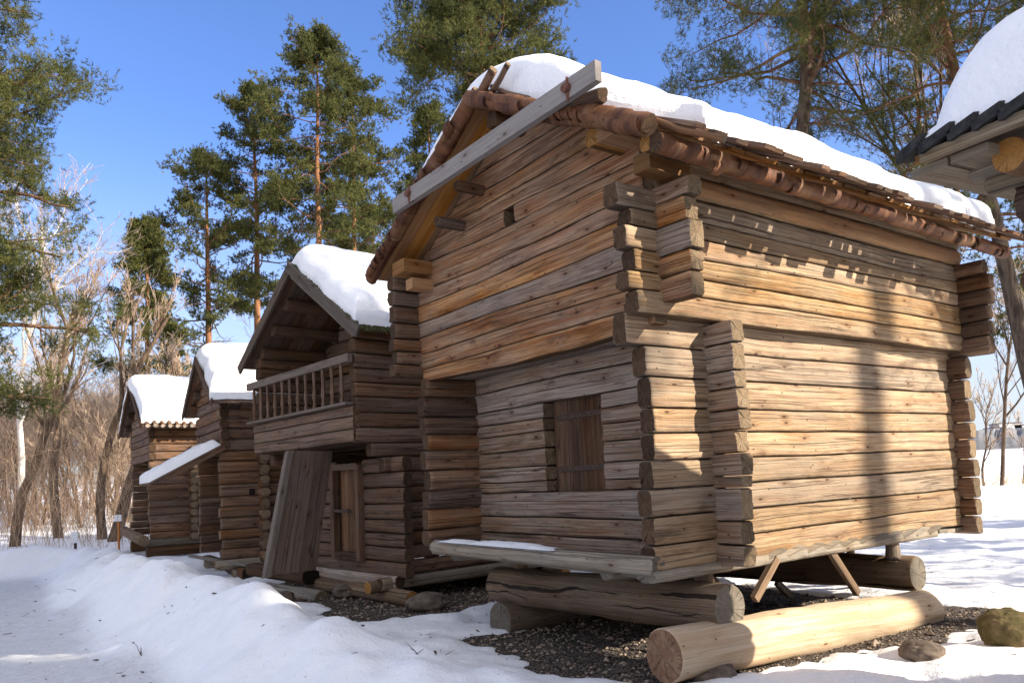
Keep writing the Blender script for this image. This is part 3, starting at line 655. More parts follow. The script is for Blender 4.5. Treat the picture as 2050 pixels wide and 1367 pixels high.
    while a < 4.75:
        wd = random.uniform(.08, .17); e = .70 + .29 * random.random() ** .55; gapp = random.choice([.004, .01, .045, .08])
        b0 = .2; j = random.uniform(0, .02)
        A = fr.pt(a + wd / 2, b0, zr + .035 + j - m * (b0 - br)); B = fr.pt(a + wd / 2, e, zr + .035 + j - m * (e - br))
        board(mb, A, B, fr.u * wd / 2, nv * .016, seed=random.randint(0, 99), wob=.008); a += wd + gapp
    build(mb, 'eave_shingles', [M['old']], R)
    mb = MB()
    for (p, q, r) in (((962, 182), (1078, 212), .026), ((1088, 208), (1232, 238), .026), ((1290, 240), (1450, 278), .03), ((985, 176), (1060, 196), .02)):
        A, B = fr.pt(*fr.H(*p, a=-1.05)), fr.pt(*fr.H(*q, a=-1.05 if p[0] < 1200 else -.95)); rlog(mb, A, B, r, r * .85, int(p[0]), n=14, sides=12, rough=.3, bend=.03)
    build(mb, 'roof_pole', [M['old'], M['endsun']], R)
    for (p, q, r) in (((988, 140), (948, 212), .045), ((1017, 128), (984, 186), .026), ((930, 215), (952, 176), .03)):
        mb = MB(); A, B = fr.pt(*fr.H(*p, a=-1.12)), fr.pt(*fr.H(*q, a=-1.12)); rlog(mb, A, B, r, r, int(p[0]), n=8, sides=14, rough=.3); build(mb, 'ridge_peg', [M['old'], M['endsun']], R)
    mb = MB(); A, B = fr.pt(*fr.H(1128, 212, a=-1.16)), fr.pt(*fr.H(1207, 192, a=-1.16)); rlog(mb, A, B, .075, .055, 9, n=12, rough=.45); build(mb, 'weight_log', [M['darkwood'], M['endold']], R)
    # long cross plank with its two pegs
    A, B = fr.pt(*fr.H(791, 414, a=-1.27)), fr.pt(*fr.H(1198, 142, a=-1.27)); mb = MB()
    dz = np.cross((B - A) / np.linalg.norm(B - A), fr.u); dz *= np.sign(dz[2]); board(mb, A, B, dz * .078, fr.u * .03, tone=(.7, .8, .2), wob=.002)
    pl = build(mb, 'cross_plank', [M['plank']], R)
    for px, py in ((819, 388), (1136, 178)):
        c = fr.pt(*fr.H(px, py, a=-1.30)); mb = MB(); tube(mb, [c - [0, 0, .10], c + [0, 0, -.02], c + [0, 0, .09]], [.010, .022, .012], 10, (.4, .1, .9), 0, capm=0, rough=.3)
        c2 = c - fr.u * .0; tube(mb, [c2 - fr.u * .035, c2 + fr.u * .1], [.042, .04], 10, (.4, .1, .9), 0, capm=0, rough=.3); build(mb, 'peg', [M['peghead']], pl)
    # snow
    roof_snow(fr, -1.02, 4.15, -3.9, .57, br, zr, m, .38, 3, 'thick snow on the roof of the large foreground storehouse', Tr=.17, lump=.07, cut=.5, rnd=.45, edge=.8)
    # snow lying on the front sill
    mb = MB(); tt = np.linspace(0, 1, 70); ss_ = np.linspace(0, 1, 9); Tg, Sg = np.meshgrid(tt, ss_, indexing='ij')
    b = -3.15 + 2.0 * Tg; a = -.83 + .20 * Sg; z = .945 + .035 * np.sin(math.pi * Sg) ** .6 * np.sin(math.pi * np.clip(Tg, .0, 1)) ** .4 * (1 + .9 * fbm(Tg * 9, Sg, 5, 3))
    mb.grid(fr.pt(a, b, z), np.stack([a, b], -1), (.5, .5, .5)); mb.grid(fr.pt(a, b, z * 0 + .935), np.stack([a, b], -1), (.5, .5, .5))
    tag(build(mb, 'ledge_snow', [M['snow']]), 'thin strip of snow lying on the front sill beam of the large storehouse', 'snow', kind='stuff')
M['peghead'] = simple('reddish_peg', (.12, .05, .035), (.20, .09, .06), 20, .7).m
main_house()

# ================================================================== BALCONY STOREHOUSE
def balcony_house():
    fr = F2; H = empty('log_storehouse', fr.pt(1.5, -1.5, 0.), 'dark log storehouse with an open front balcony, second from the camera', 'log building')
    br, zr, m = -1.55, 4.86, .67
    clip = lambda z: (br - np.maximum((zr - .08 - z) / m, .02), br + np.maximum((zr - .08 - z) / m, .02))
    zz = courses(.34, 3.72, 17, .12, (2.15,))
    S0 = lambda z: -.52 if z > 2.06 else (-.30 if z > 1.96 else (-.12 if z > 1.86 else .05))
    dk = lambda zc, k: (random.uniform(.25, .6), random.uniform(.1, .5), random.random())
    def sidew(c, side, nm, seed):
        mb = MB(); wall(mb, fr, 'u', c, side, S0, 3.4, zz, seed=seed, endj=.01, res=.05, prof=20, tonef=dk)
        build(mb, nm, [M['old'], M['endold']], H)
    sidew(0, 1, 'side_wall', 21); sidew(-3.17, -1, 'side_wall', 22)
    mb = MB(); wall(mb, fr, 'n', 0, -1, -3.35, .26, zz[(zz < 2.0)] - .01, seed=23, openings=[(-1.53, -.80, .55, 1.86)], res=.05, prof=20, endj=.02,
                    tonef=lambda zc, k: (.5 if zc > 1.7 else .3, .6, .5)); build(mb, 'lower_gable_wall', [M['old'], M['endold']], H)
    mb = MB(); wall(mb, fr, 'n', .62, -1, -3.1, -.08, courses(2.15, 4.75, 13, .12, (3.42,)), seed=24, openings=[(-.85, -.30, 2.2, 3.42)], clip=clip, res=.05, endj=.005)
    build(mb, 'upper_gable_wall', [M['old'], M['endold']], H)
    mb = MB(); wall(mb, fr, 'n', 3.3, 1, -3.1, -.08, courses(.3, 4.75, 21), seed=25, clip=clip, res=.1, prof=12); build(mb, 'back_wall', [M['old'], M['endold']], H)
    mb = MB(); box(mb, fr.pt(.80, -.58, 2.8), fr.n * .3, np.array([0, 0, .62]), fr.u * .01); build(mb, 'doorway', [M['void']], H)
    mb = MB(); box(mb, fr.pt(.60, -.88, 2.8), np.array([0, 0, .64]), fr.n * .04, fr.u * .05); box(mb, fr.pt(.60, -.26, 2.8), np.array([0, 0, .64]), fr.n * .03, fr.u * .05); box(mb, fr.pt(.60, -.58, 3.45), fr.n * .36, np.array([0, 0, .04]), fr.u * .05); build(mb, 'door_frame', [M['old']], H)
    # balcony parapet, floor, rails
    mb = MB()
    for k, (z0, z1) in enumerate(((2.16, 2.33), (2.33, 2.50), (2.50, 2.64))): log(mb, fr, 'n', -3.17, -.01, -.56, -1, z0, z1, .12, k, 26, ex=4, tone=(.7, .85, .4), res=.05)
    build(mb, 'parapet', [M['old'], M['endold']], H)
    mb = MB()
    for i in range(9): board(mb, fr.pt(-.45 + i * .13, -3.1, 2.20), fr.pt(-.45 + i * .13, -.05, 2.20), fr.u * .063, np.array([0, 0, .02]))
    build(mb, 'balcony_floor', [M['darkwood']], H)
    mb = MB(); board(mb, fr.pt(-.60, -3.24, 3.25), fr.pt(-.60, .03, 3.27), np.array([0, 0, .055]), fr.u * .035, tone=(.8, .9, .4)); build(mb, 'handrail', [M['barge']], H)
    mb = MB(); board(mb, fr.pt(-.60, -3.2, 2.655), fr.pt(-.60, -.02, 2.67), fr.u * .06, np.array([0, 0, .018]), tone=(.8, .9, .4)); build(mb, 'bottom_rail', [M['barge']], H)
    for i in range(12):
        b = -3.02 + i * .255; hs = [2.66, 2.72, 2.78, 2.86, 2.9, 3.0, 3.12, 3.22]; rs = [.028, .03, .018, .034, .028, .019, .026, .024]
        mb = MB(); tube(mb, [fr.pt(-.60, b, z) for z in hs], rs, 10, (.5, .6, .4), 0, (0, 0), rough=.1); build(mb, 'baluster', [M['old']], H)
    # side purlins under the roof
    for z, b in ((3.78, -2.95), (4.08, -2.52), (4.40, -2.05), (4.40, -1.05), (4.08, -.58)):
        mb = MB(); rlog(mb, fr.pt(-.50, b, z), fr.pt(3.4, b, z), .095, .095, int(z * 10), rough=.06); build(mb, 'purlin', [M['darkwood'], M['endold']], H)
    # roof
    mb = MB(); roof_boards(mb, fr, -.60, 3.5, br, zr - .03, m, -3.42, .32, wid=.2); R = build(mb, 'roof_deck', [M['darkwood']], H)
    mb = MB(); rake_board(mb, fr, -.66, br, zr, m, -3.46, .15, .035, .03, 1, .0); rake_board(mb, fr, -.665, br, zr, m, .36, .15, .035, .03, 2, .05)
    rake_board(mb, fr, -.62, br, zr, m, .2, .09, .03, .13, 3, .0); build(mb, 'bargeboard', [M['barge']], R)
    mb = MB()
    for i in range(420):
        a = random.uniform(-.62, 3.3); b = .345 + random.uniform(-.03, .03)
        if i % 3 == 0: a = -.62 + random.uniform(-.03, .03); b = random.uniform(br, .34)
        z = zr + .03 - m * abs(b - br); s = random.uniform(.012, .03)
        box(mb, fr.pt(a, b, z), fr.u * s, fr.n * s * random.uniform(.5, 1), np.array([random.uniform(-.01, .01), 0, s]))
    tag(build(mb, 'roof_moss', [M['moss']], R), kind='stuff')
    mb = MB(); log(mb, fr, 'u', -.5, 3.4, .04, 1, 3.68, 3.84, .16, 2, 28); build(mb, 'wall_plate', [M['old'], M['endold']], H)
    roof_snow(fr, -.60, 3.45, -3.42, .30, br, zr, m, .40, 5, 'deep rounded snow on the roof of the balcony storehouse', rnd=.35, lump=.05, Tr=.3, edge=1.1)
    # small door in the lower storey
    D = empty('door_dummy', fr.pt(0, -1.16, .55), '', ''); bpy.data.objects.remove(D)
    mb = MB()
    for i in range(3): board(mb, fr.pt(.07, -1.40 + i * .235, .60), fr.pt(.07, -1.40 + i * .235, 1.84), fr.n * .115, fr.u * .015, seed=i)
    d = build(mb, 'door', [M['old']], H)
    mb = MB(); 
    for b in (-1.53, -.80): box(mb, fr.pt(-.03, b, 1.2), np.array([0, 0, .68]), fr.n * .05, fr.u * .05)
    box(mb, fr.pt(-.032, -1.165, 1.86), fr.n * .36, np.array([0, 0, .045]), fr.u * .045); box(mb, fr.pt(-.032, -1.165, .58), fr.n * .36, np.array([0, 0, .05]), fr.u * .045)
    build(mb, 'door_frame', [M['darkwood']], d)
    mb = MB(); board(mb, fr.pt(-.06, -1.60, 1.23), fr.pt(-.06, -1.02, 1.21), np.array([0, 0, .022]), fr.u * .012); tube(mb, [fr.pt(-.07, -1.05, 1.14), fr.pt(-.09, -1.05, 1.26)], .01, 6); build(mb, 'latch', [M['iron'], M['iron']], d)
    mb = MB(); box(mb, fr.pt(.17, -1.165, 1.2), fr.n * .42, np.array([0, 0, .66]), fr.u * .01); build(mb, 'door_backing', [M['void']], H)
    # sills and foundations
    mb = MB(); log(mb, fr, 'n', -2.5, .1, -.06, -1, .19, .36, .16, 1, 34, seams=False, tone=(.9, .8, .4)); build(mb, 'front_sill', [M['gable_low'], M['endold']], H)
    mb = MB(); log(mb, fr, 'u', -.22, 3.6, .05, 1, .17, .34, .18, 2, 35, seams=False, tone=(.6, .2, .6)); build(mb, 'side_sill', [M['sill'], M['endold']], H)
    for A, B, r in ((fr.pt(-.05, .48, .085), fr.pt(-.05, -2.3, .12), .105), (fr.pt(2.8, .45, .08), fr.pt(2.8, -3.2, .1), .11), (fr.pt(-.35, -.12, .23), fr.pt(.6, -.16, .24), .085)):
        mb = MB(); rlog(mb, A, B, r, r * .95, int(r * 1000), rough=.1, tone=(.5, .3, .6)); build(mb, 'foundation_log', [M['found'], M['endnew']], H)
    mb = MB(); log(mb, fr, 'n', -4.1, -2.0, -.35, -1, .12, .34, .3, 1, 36, seams=False, ex=3); build(mb, 'foundation_log', [M['darkwood'], M['void']], H)
    mb = MB(); rlog(mb, fr.pt(-.45, -3.0, -.02), fr.pt(-.40, -1.3, .0), .13, .12, 8, rough=.1); build(mb, 'foundation_log', [M['sill'], M['endsun']], H)
    # the plank door leaning on the balcony
    TL, TR, BL, BR = unproj(583, 903, 10.55), unproj(665, 903, 11.05), unproj(541, 1150, 9.75), unproj(632, 1140, 10.35)
    L = empty('plank_door', BL, 'grey plank door leaning against the front of the balcony storehouse', 'door')
    mb = MB(); nrm = np.cross(TR - TL, BL - TL); nrm /= np.linalg.norm(nrm)
    for i in range(5):
        t = (i + .5) / 5; A, B = BL + (BR - BL) * t, TL + (TR - TL) * t; board(mb, A, B, (TR - TL) / 10.2, nrm * .016, seed=i, tone=(random.uniform(.3, .7), .6, .4))
    p = build(mb, 'panel', [M['plank_dark']], L)
    for t in (.06, .40, .80):
        mb = MB(); A, B = BL + (TL - BL) * t, BR + (TR - BR) * t; board(mb, A + nrm * .03 * (1), B + nrm * .03, (TL - BL) / np.linalg.norm(TL - BL) * .055, nrm * .015); build(mb, 'batten', [M['darkwood']], L)
    mb = MB(); e = (TL - TR) / np.linalg.norm(TL - TR); dn = (BL - TL) / np.linalg.norm(BL - TL); board(mb, BL + e * .05 + dn * .03, TL + e * .03, e * .045, nrm * .045, tone=(.9, .9, .3), wob=.006); build(mb, 'edge_post', [M['barge']], L)
balcony_house()

# ================================================================== THIRD AND FOURTH STOREHOUSES
def small_house(fr, label, width, a_front, a_recess, depth, z0, zmid, ze, zr, m, seed, snowT, snowlabel, rfa, over, near=True):
    H = empty('log_storehouse', fr.pt(depth / 2, -width / 2, 0.), label, 'log building'); br = -width / 2
    clip = lambda z: (br - np.maximum((zr - .08 - z) / m, .02), br + np.maximum((zr - .08 - z) / m, .02))
    zz = courses(z0, ze, int((ze - z0) / .19), .15); tn = lambda zc, k: (random.uniform(.3, .8), random.uniform(0, .6), random.random())
    for c, sd in ((0, 1), (-width, -1)):
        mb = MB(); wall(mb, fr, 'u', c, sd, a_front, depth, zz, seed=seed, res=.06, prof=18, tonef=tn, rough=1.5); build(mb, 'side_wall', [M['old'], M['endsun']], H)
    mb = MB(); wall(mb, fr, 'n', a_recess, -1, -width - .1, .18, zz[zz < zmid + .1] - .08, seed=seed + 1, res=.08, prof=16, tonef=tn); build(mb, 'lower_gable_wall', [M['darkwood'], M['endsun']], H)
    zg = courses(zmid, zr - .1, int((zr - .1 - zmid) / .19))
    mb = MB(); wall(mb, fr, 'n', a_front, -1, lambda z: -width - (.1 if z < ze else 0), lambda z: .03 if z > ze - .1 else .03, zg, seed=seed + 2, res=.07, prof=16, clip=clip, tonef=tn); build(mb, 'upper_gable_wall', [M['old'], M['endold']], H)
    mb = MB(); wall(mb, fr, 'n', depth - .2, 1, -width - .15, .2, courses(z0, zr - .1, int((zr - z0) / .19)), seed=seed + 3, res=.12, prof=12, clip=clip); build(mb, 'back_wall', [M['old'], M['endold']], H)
    # crossing log ends between front part and store proper
    mb = MB()
    for k in range(len(zz) - 1):
        zc = (zz[k] + zz[k + 1]) / 2
        if zc < ze - .5: rlog(mb, fr.pt(a_recess + .08, -.2, zc - .05), fr.pt(a_recess + .08, .24 + random.uniform(-.05, .05), zc - .05), .09, .085, k, n=6, sides=14, rough=.25)
    build(mb, 'crossing_log_ends', [M['old'], M['endsun']], H)
    mb = MB(); roof_boards(mb, fr, rfa, depth + .4, br, zr - .03, m, -width - over, over, wid=.22); R = build(mb, 'roof_deck', [M['old']], H)
    mb = MB(); rake_board(mb, fr, rfa - .03, br, zr, m, -width - over - .03, .12, .03, .02, 1); rake_board(mb, fr, rfa - .035, br, zr, m, over + .03, .12, .03, .02, 2, .03); build(mb, 'bargeboard', [M['darkwood']], R)
    for t in (.25, .6, .92):
        for sg in (-1, 1):
            b = br + sg * t * (width / 2 + .1); mb = MB(); log(mb, fr, 'u', rfa + .05, a_front + .4, b + .09, 1, zr - .26 - m * abs(b - br), zr - .08 - m * abs(b - br), .17, 1, seed, seams=False); build(mb, 'purlin', [M['darkwood'], M['endold']], H)
    roof_snow(fr, rfa - .02, depth + .3, -width - over, over - .05, br, zr, m, snowT, seed, snowlabel, rnd=.22, lump=.05, res=.07, edge=1.)
    mb = MB(); log(mb, fr, 'u', a_front - .1, depth, .02, 1, z0 - .17, z0 + .01, .2, 1, seed, seams=False); build(mb, 'side_sill', [M['sill'], M['endsun']], H)
    return H, R
H3, R3 = small_house(F3, 'weathered log storehouse with a steep snowy roof and small pent roof, third from the camera', 2.35, -.68, 0., 3.3, .32, 2.35, 3.12, 4.22, .63, 41, .36,
                 'snow on the steep roof of the third storehouse', -.86, .42)
def h3_extras():
    fr = F3
    # pent roof in front
    A1, A2 = fr.pt(-.66, .05, 2.42), fr.pt(-.66, -1.35, 2.42); q = fr.H(299, 968, b=.05); ao = max(q[0], -2.6); zo = q[2]
    B1, B2 = fr.pt(ao, .05, zo), fr.pt(ao, -1.35, zo); mb = MB(); up = np.cross(B1 - A1, fr.n); up /= np.linalg.norm(up); up *= np.sign(up[2])
    for i in range(9):
        t = (i + .5) / 9; board(mb, A1 + (A2 - A1) * t, B1 + (B2 - B1) * t, fr.n * .077, up * .015, seed=i)
    P = build(mb, 'pent_roof', [M['old']], H3)
    mb = MB(); d = (B1 - A1) / np.linalg.norm(B1 - A1)
    for t in (.03, .95): mb = MB(); board(mb, A1 + (A2 - A1) * t - up * .06 - d * .05, B1 + (B2 - B1) * t - up * .06 - d * .25, up * .035, fr.n * .04); build(mb, 'rafter', [M['darkwood']], P)
    L = np.linalg.norm(B1 - A1); na, nb = 26, 34; S, T = np.meshgrid(np.linspace(0, 1, na), np.linspace(0, 1, nb), indexing='ij')
    dd = np.minimum(np.minimum(S, 1 - S) * L, np.minimum(T, 1 - T) * 1.4); t = .15 * (1 - (1 - np.clip(dd / .13, 0, 1)) ** 2.4) ** .5 * (1 + .35 * fbm(S * 4, T * 4, 4, 3))
    V = A1 + (B1 - A1) * S[..., None] + (A2 - A1) * T[..., None] + up * (.022 + t)[..., None]; mb = MB(); mb.grid(V, np.stack([S, T], -1), (.5, .5, .5))
    tag(build(mb, 'roof_snow', [M['snow']]), 'snow on the small pent roof in front of the third storehouse', 'snow', kind='stuff')
    mb = MB(); log(mb, fr, 'n', -3.4, .5, -.45, -1, -.02, .19, .26, 1, 5, seams=False); build(mb, 'foundation_log', [M['darkwood'], M['void']], H3)
    mb = MB(); rlog(mb, fr.pt(-.6, -2.1, .05), fr.pt(2.8, -2.2, .05), .12, .12, 4); rlog(mb, fr.pt(-.5, .05, .02), fr.pt(2.9, .05, .02), .13, .12, 5); build(mb, 'foundation_log', [M['sill'], M['endsun']], H3)
    mb = MB(); board(mb, fr.pt(-1.15, -.55, .42), fr.pt(-.3, .12, .22), fr.n * .10, np.array([0, 0, .03])); build(mb, 'step_board', [M['plank']], H3)
    mb = MB(); box(mb, fr.pt(.0 - .12, .012, 1.55), fr.u * .05, np.array([0, 0, .06]), fr.n * .004); build(mb, 'vent', [M['void']], H3)
    mb = MB(); 
    rlog(mb, fr.pt(-1.0, -.3, 1.42), fr.pt(-.4, -.3, 1.42), .045, .045, 3, n=5, sides=10); build(mb, 'peg', [M['old'], M['endsun']], H3)
h3_extras()
H4, R4 = small_house(F4, 'small log storehouse with a row of birch-bark eave ends, farthest of the row', 2.9, -.85, .05, 3.2, .50, 2.4, 3.35, 4.40, .62, 61, .30,
                 'snow on the roof of the farthest storehouse', -1.05, .45)
def h4_extras():
    fr = F4; mb = MB()
    for i in range(24):
        a = -.95 + i * .165; rlog(mb, fr.pt(a, .2, 3.38), fr.pt(a, .52 + random.uniform(-.04, .04), 3.20), .055, .05, i, n=4, sides=9)
    build(mb, 'eave_pole_ends', [M['old'], M['endpale']], R4)
    mb = MB(); rlog(mb, fr.pt(-1.0, -3.0, .62), fr.pt(-1.0, .2, .5), .13, .13, 2); build(mb, 'foundation_log', [M['found'], M['endsun']], H4)
    mb = MB(); rlog(mb, fr.pt(-.9, -.1, .22), fr.pt(3.0, -.1, .22), .14, .14, 2); rlog(mb, fr.pt(-.9, -2.6, .22), fr.pt(3.0, -2.6, .22), .14, .14, 2); build(mb, 'foundation_log', [M['darkwood'], M['endold']], H4)
M['endpale'] = end_mat('pale_bark_end', (.50, .40, .30), (.62, .55, .45), (.25, .17, .11))
h4_extras()

# ================================================================== NEIGHBOUR ON THE RIGHT (roof corner only in view)
def right_house():
    f5 = frame(185, 1828, 303, 3.6); ze = f5.P[2]; m = .27; D, W = 3.7, 4.2; ar = 1.9
    zroof = lambda a: ze + m * (ar - np.abs(np.asarray(a, float) - ar))
    H = empty('log_storehouse', f5.pt(1.2, 2.0, 0.), 'log storehouse at the right edge, only tarred roof corner and log ends in view', 'log building')
    mb = MB(); b = 0.
    while b < W:
        for a0, a1 in ((0, ar), (ar, D)): board(mb, f5.pt(a0 + .01, b + .1, zroof(a0) - .045), f5.pt(a1, b + .1, zroof(a1) - .045), f5.n * .099, np.array([0, 0, .02]))
        b += .2
    R = build(mb, 'roof_deck', [M['new']], H)
    mb = MB(); b = -.05
    while b < W:                                   # overlapping tarred boards, each one tilted a little
        wd = random.uniform(.105, .14); t = random.uniform(.012, .03)
        for a0, a1 in ((-.05, ar), (ar, D + .05)):
            A, B = f5.pt(a0, b + wd / 2, zroof(max(a0, 0)) + .012 - (.015 if a0 < 0 else 0)), f5.pt(a1, b + wd / 2, zroof(min(a1, D)) + .012)
            board(mb, A, B, f5.n * wd * .56 + np.array([0, 0, t]), np.array([0, 0, .024]), seed=int(b * 50), wob=.01)
        b += wd
    build(mb, 'shingles', [M['slate']], R)
    mb = MB(); board(mb, f5.pt(.015, .03, ze - .045), f5.pt(.015, W, ze - .045), np.array([0, 0, .024]), f5.u * .02, tone=(.8, .1, .8)); build(mb, 'eave_board', [M['sill']], R)
    mb = MB(); board(mb, f5.pt(.06, .03, ze - .085), f5.pt(1.9, .05, ze - .07), f5.n * .09, np.array([0, 0, .02]), tone=(.7, .3, .6)); board(mb, f5.pt(.06, .22, ze - .088), f5.pt(1.9, .24, ze - .073), f5.n * .085, np.array([0, 0, .02]), tone=(.6, .3, .6)); build(mb, 'soffit', [M['sill']], R)
    h = f5.H(2019, 312, a=.14); mb = MB(); rlog(mb, f5.pt(.14, h[1], h[2]), f5.pt(1.6, h[1], h[2]), .075, .075, 3, n=8, rough=.1); build(mb, 'wall_plate', [M['new'], M['endnew']], H)
    for (px, py, a, r) in ((1950, 350, .30, .048), (1980, 378, .31, .042)):
        h = f5.H(px, py, a=a); mb = MB(); rlog(mb, f5.pt(a, h[1], h[2]), f5.pt(a, h[1] + 1.5, h[2]), r, r * 1.15, px, n=14, rough=.3); build(mb, 'eave_beam', [M['sill'], M['endsun']], H)
    q = f5.H(2036, 480, a=.34); bw = q[1]; zt = f5.H(2036, 352, a=.34)[2]; zc = courses(.25, zt, 13)
    mb = MB(); wall(mb, f5, 'n', .34, -1, bw, bw + 3.4, zc, seed=71, res=.05, endj=.035, ex=2.2, rough=1.8); build(mb, 'front_wall', [M['darkwood'], M['endold']], H)
    mb = MB(); wall(mb, f5, 'u', bw + .14, -1, .16, D - .3, zc - .08, seed=72, res=.06, endj=.03, ex=2.3, rough=1.6); build(mb, 'side_wall', [M['old'], M['endold']], H)
    mb = MB(); wall(mb, f5, 'u', bw + 3.3, 1, .2, D - .3, zc, seed=73, res=.12, prof=12); build(mb, 'side_wall', [M['old'], M['endold']], H)
    mb = MB(); wall(mb, f5, 'n', D - .4, 1, bw, bw + 3.4, zc, seed=74, res=.12, prof=12); build(mb, 'back_wall', [M['old'], M['endold']], H)
    na, nb = 70, 110; A, B = np.meshgrid(np.linspace(-.01, D, na), np.linspace(.03, W, nb), indexing='ij')
    B = B + .05 * fbm(A * 4, 0 * A, 6, 3); dB = np.minimum(B - .03, W - B); dA = np.minimum(A + .01, D - A)
    t = (.07 * (1 - (1 - np.clip(dB / .05, 0, 1)) ** 2) ** .5 + .36 * (1 - (1 - np.clip((dB - .09 - .05 * fbm(A * 5, A * 0, 2, 2)) / .34, 0, 1)) ** 2.4) ** .5) * (1 - (1 - np.clip(dA / .30, 0, 1)) ** 2.4) ** .5
    t = t * (1 + .12 * fbm(A * 1.5, B * 1.5, 3, 3)) + .012 * fbm(A * 7, B * 7, 5, 3)
    mb = MB(); mb.grid(f5.pt(A, B, zroof(A) + .035 + np.maximum(t, 0)), np.stack([A, B], -1), (.5, .5, .5))
    tag(build(mb, 'roof_snow', [M['snow']]), 'thick dome of snow on the roof corner at the right edge', 'snow', kind='stuff')
right_house()
#==PART3==
# ================================================================== GROUND
CREST = np.array([(-18, 16.9, .30), (-13.5, 16.9, .36), (-10.6, 16.8, .40), (-9.2, 16.6, .42), (-8.0, 15.2, .36), (-5.95, 11.8, .50), (-4.6, 10.0, .50), (-3.65, 8.7, .48), (-2.5, 7.2, .44), (-1.75, 6.35, .40), (-1.15, 5.9, .33), (-.82, 5.75, .36),
                  (-.2, 5.15, .24), (.6, 4.6, .20), (2., 4.0, .2), (4., 3.0, .2)])
def crest_info(x, y):
    best = np.full(x.shape, 1e9); h = np.zeros(x.shape); sg = np.zeros(x.shape)
    for i in range(len(CREST) - 1):
        p, q = CREST[i], CREST[i + 1]; d = q[:2] - p[:2]; L2 = d @ d
        t = np.clip(((x - p[0]) * d[0] + (y - p[1]) * d[1]) / L2, 0, 1); dx = x - p[0] - t * d[0]; dy = y - p[1] - t * d[1]; dd = np.hypot(dx, dy)
        m = dd < best; best = np.where(m, dd, best); h = np.where(m, p[2] + t * (q[2] - p[2]), h); sg = np.where(m, np.sign(d[0] * dy - d[1] * dx), sg)
    return best, h, sg
def base_z(x, y):
    r = np.hypot(x, y)
    z = .05 * fbm(x * .35, y * .35, 5, 3) + .05 * sstep(13, 19, y) * sstep(0, -3, x)
    z = z - .02 * sstep(8, 11, y) + .3 * sstep(14, 28, r) * sstep(-2, 3, x) + .3 * sstep(22, 42, r) * sstep(3, -2, x)
    z = z + .25 * sstep(18, 27, r) * sstep(2, 8, x) - 1.1 * sstep(29, 42, r) * sstep(2, 12, x)
    z = z + .013 * np.maximum(r - 42, 0) + 1.0 * sstep(60, 160, r) * sstep(0, -30, x)
    z = z + .10 * fbm(x * .25, y * .25, 15, 2) * sstep(9, 14, r) + .10 * fbm(x * .11 + 3, y * .55, 25, 3) * sstep(8, 14, r) * sstep(2, 5, x)
    return z
def gravel_mask(x, y):
    a = (x - F1.P[0]) * F1.u[0] + (y - F1.P[1]) * F1.u[1]; b = (x - F1.P[0]) * F1.n[0] + (y - F1.P[1]) * F1.n[1]
    nz = fbm(x * 1.1, y * 1.1, 31, 5) * 1.0
    bmax = .30 + .55 * sstep(.9, 1.8, a) - .25 * sstep(3.0, 3.5, a)
    def rr(a0, a1, b0, b1, soft): return np.minimum(np.minimum(a - a0, a1 - a), np.minimum(b - b0, b1 - b)) / soft
    d1 = rr(-1.15, 3.7, -2.75, 0, .4); d1 = np.minimum(np.minimum(a + 1.15, 3.75 - a), np.minimum(b + 2.75, bmax - b)) / .4
    a2 = (x - F2.P[0]) * F2.u[0] + (y - F2.P[1]) * F2.u[1]; b2 = (x - F2.P[0]) * F2.n[0] + (y - F2.P[1]) * F2.n[1]
    d2 = np.minimum(np.minimum(a2 + .75, 3. - a2), np.minimum(b2 + 2.0, 1.35 - b2)) / .4
    d3 = np.minimum(np.minimum(a2 + .7, 3. - a2), np.minimum(b2 + 4.0, -2.7 - b2)) / .4
    d4 = .8 - np.hypot((a2 + .75) / .7, (b2 - .6) / .8)
    return np.clip(np.maximum(np.maximum(d1, d2), np.maximum(d3, d4)) + nz - .05, -1, 1.6)
def path_mask(x, y):
    d, h, sg = crest_info(x, y)
    return sstep(.72, 1.10, d + .35 * fbm(x * .9, y * .9, 8, 2)) * (sg < 0) * sstep(17.2, 16.2, y)
def snow_z(x, y, fine=True):
    d, h, sg = crest_info(x, y); wl = np.where(sg < 0, .66 + .2 * vn(x, y, 3), .58)
    nb = fbm(x * 1.3, y * 1.3, 12, 4)
    bank = (h * (1.14 + .6 * nb)) * np.exp(-(d / wl) ** 2 * 1.1)
    far = sstep(17.5, 18.5, y)
    z = base_z(x, y) + .06 + bank
    pm = path_mask(x, y); z = z - .05 * pm
    off = (1 - pm)
    z = z + off * (.075 * fbm(x * 2.1 + 7, y * 2.1, 41, 5)) * sstep(40, 15, np.hypot(x, y)) + pm * .012 * fbm(x * 5, y * 5, 42, 3)
    # footprints and trampled hollows
    gx, gy = np.floor(x / .42), np.floor(y / .42); jx = _h(gx, gy, 91); jy = _h(gx, gy, 92); on = _h(gx, gy, 93) > .58
    dx = x / .42 - gx - .2 - .6 * jx; dy = y / .42 - gy - .2 - .6 * jy
    tr = sstep(-.5, 1.0, x + .1 * y - .2) * .9 + .55 * sstep(.9, .2, np.abs(d - 1.4)) * (sg > 0)
    z = z - .06 * on * np.exp(-((dx / .26) ** 2 + (dy / .16) ** 2)) * tr * sstep(24, 15, y)
    g = gravel_mask(x, y)
    return z - .13 * sstep(.0, .8, g) - .02 * sstep(-.5, 0, g)
def axis_pts(lo, hi, dlo, dhi, step, gr=1.07):
    c = list(np.arange(dlo, dhi, step)); s = step; x = dhi
    while x < hi: c.append(x); s *= gr; x += s
    c.append(hi); s = step; x = dlo - step
    left = []
    while x > lo: left.append(x); s *= gr; x -= s
    left.append(lo); return np.array(left[::-1] + c)
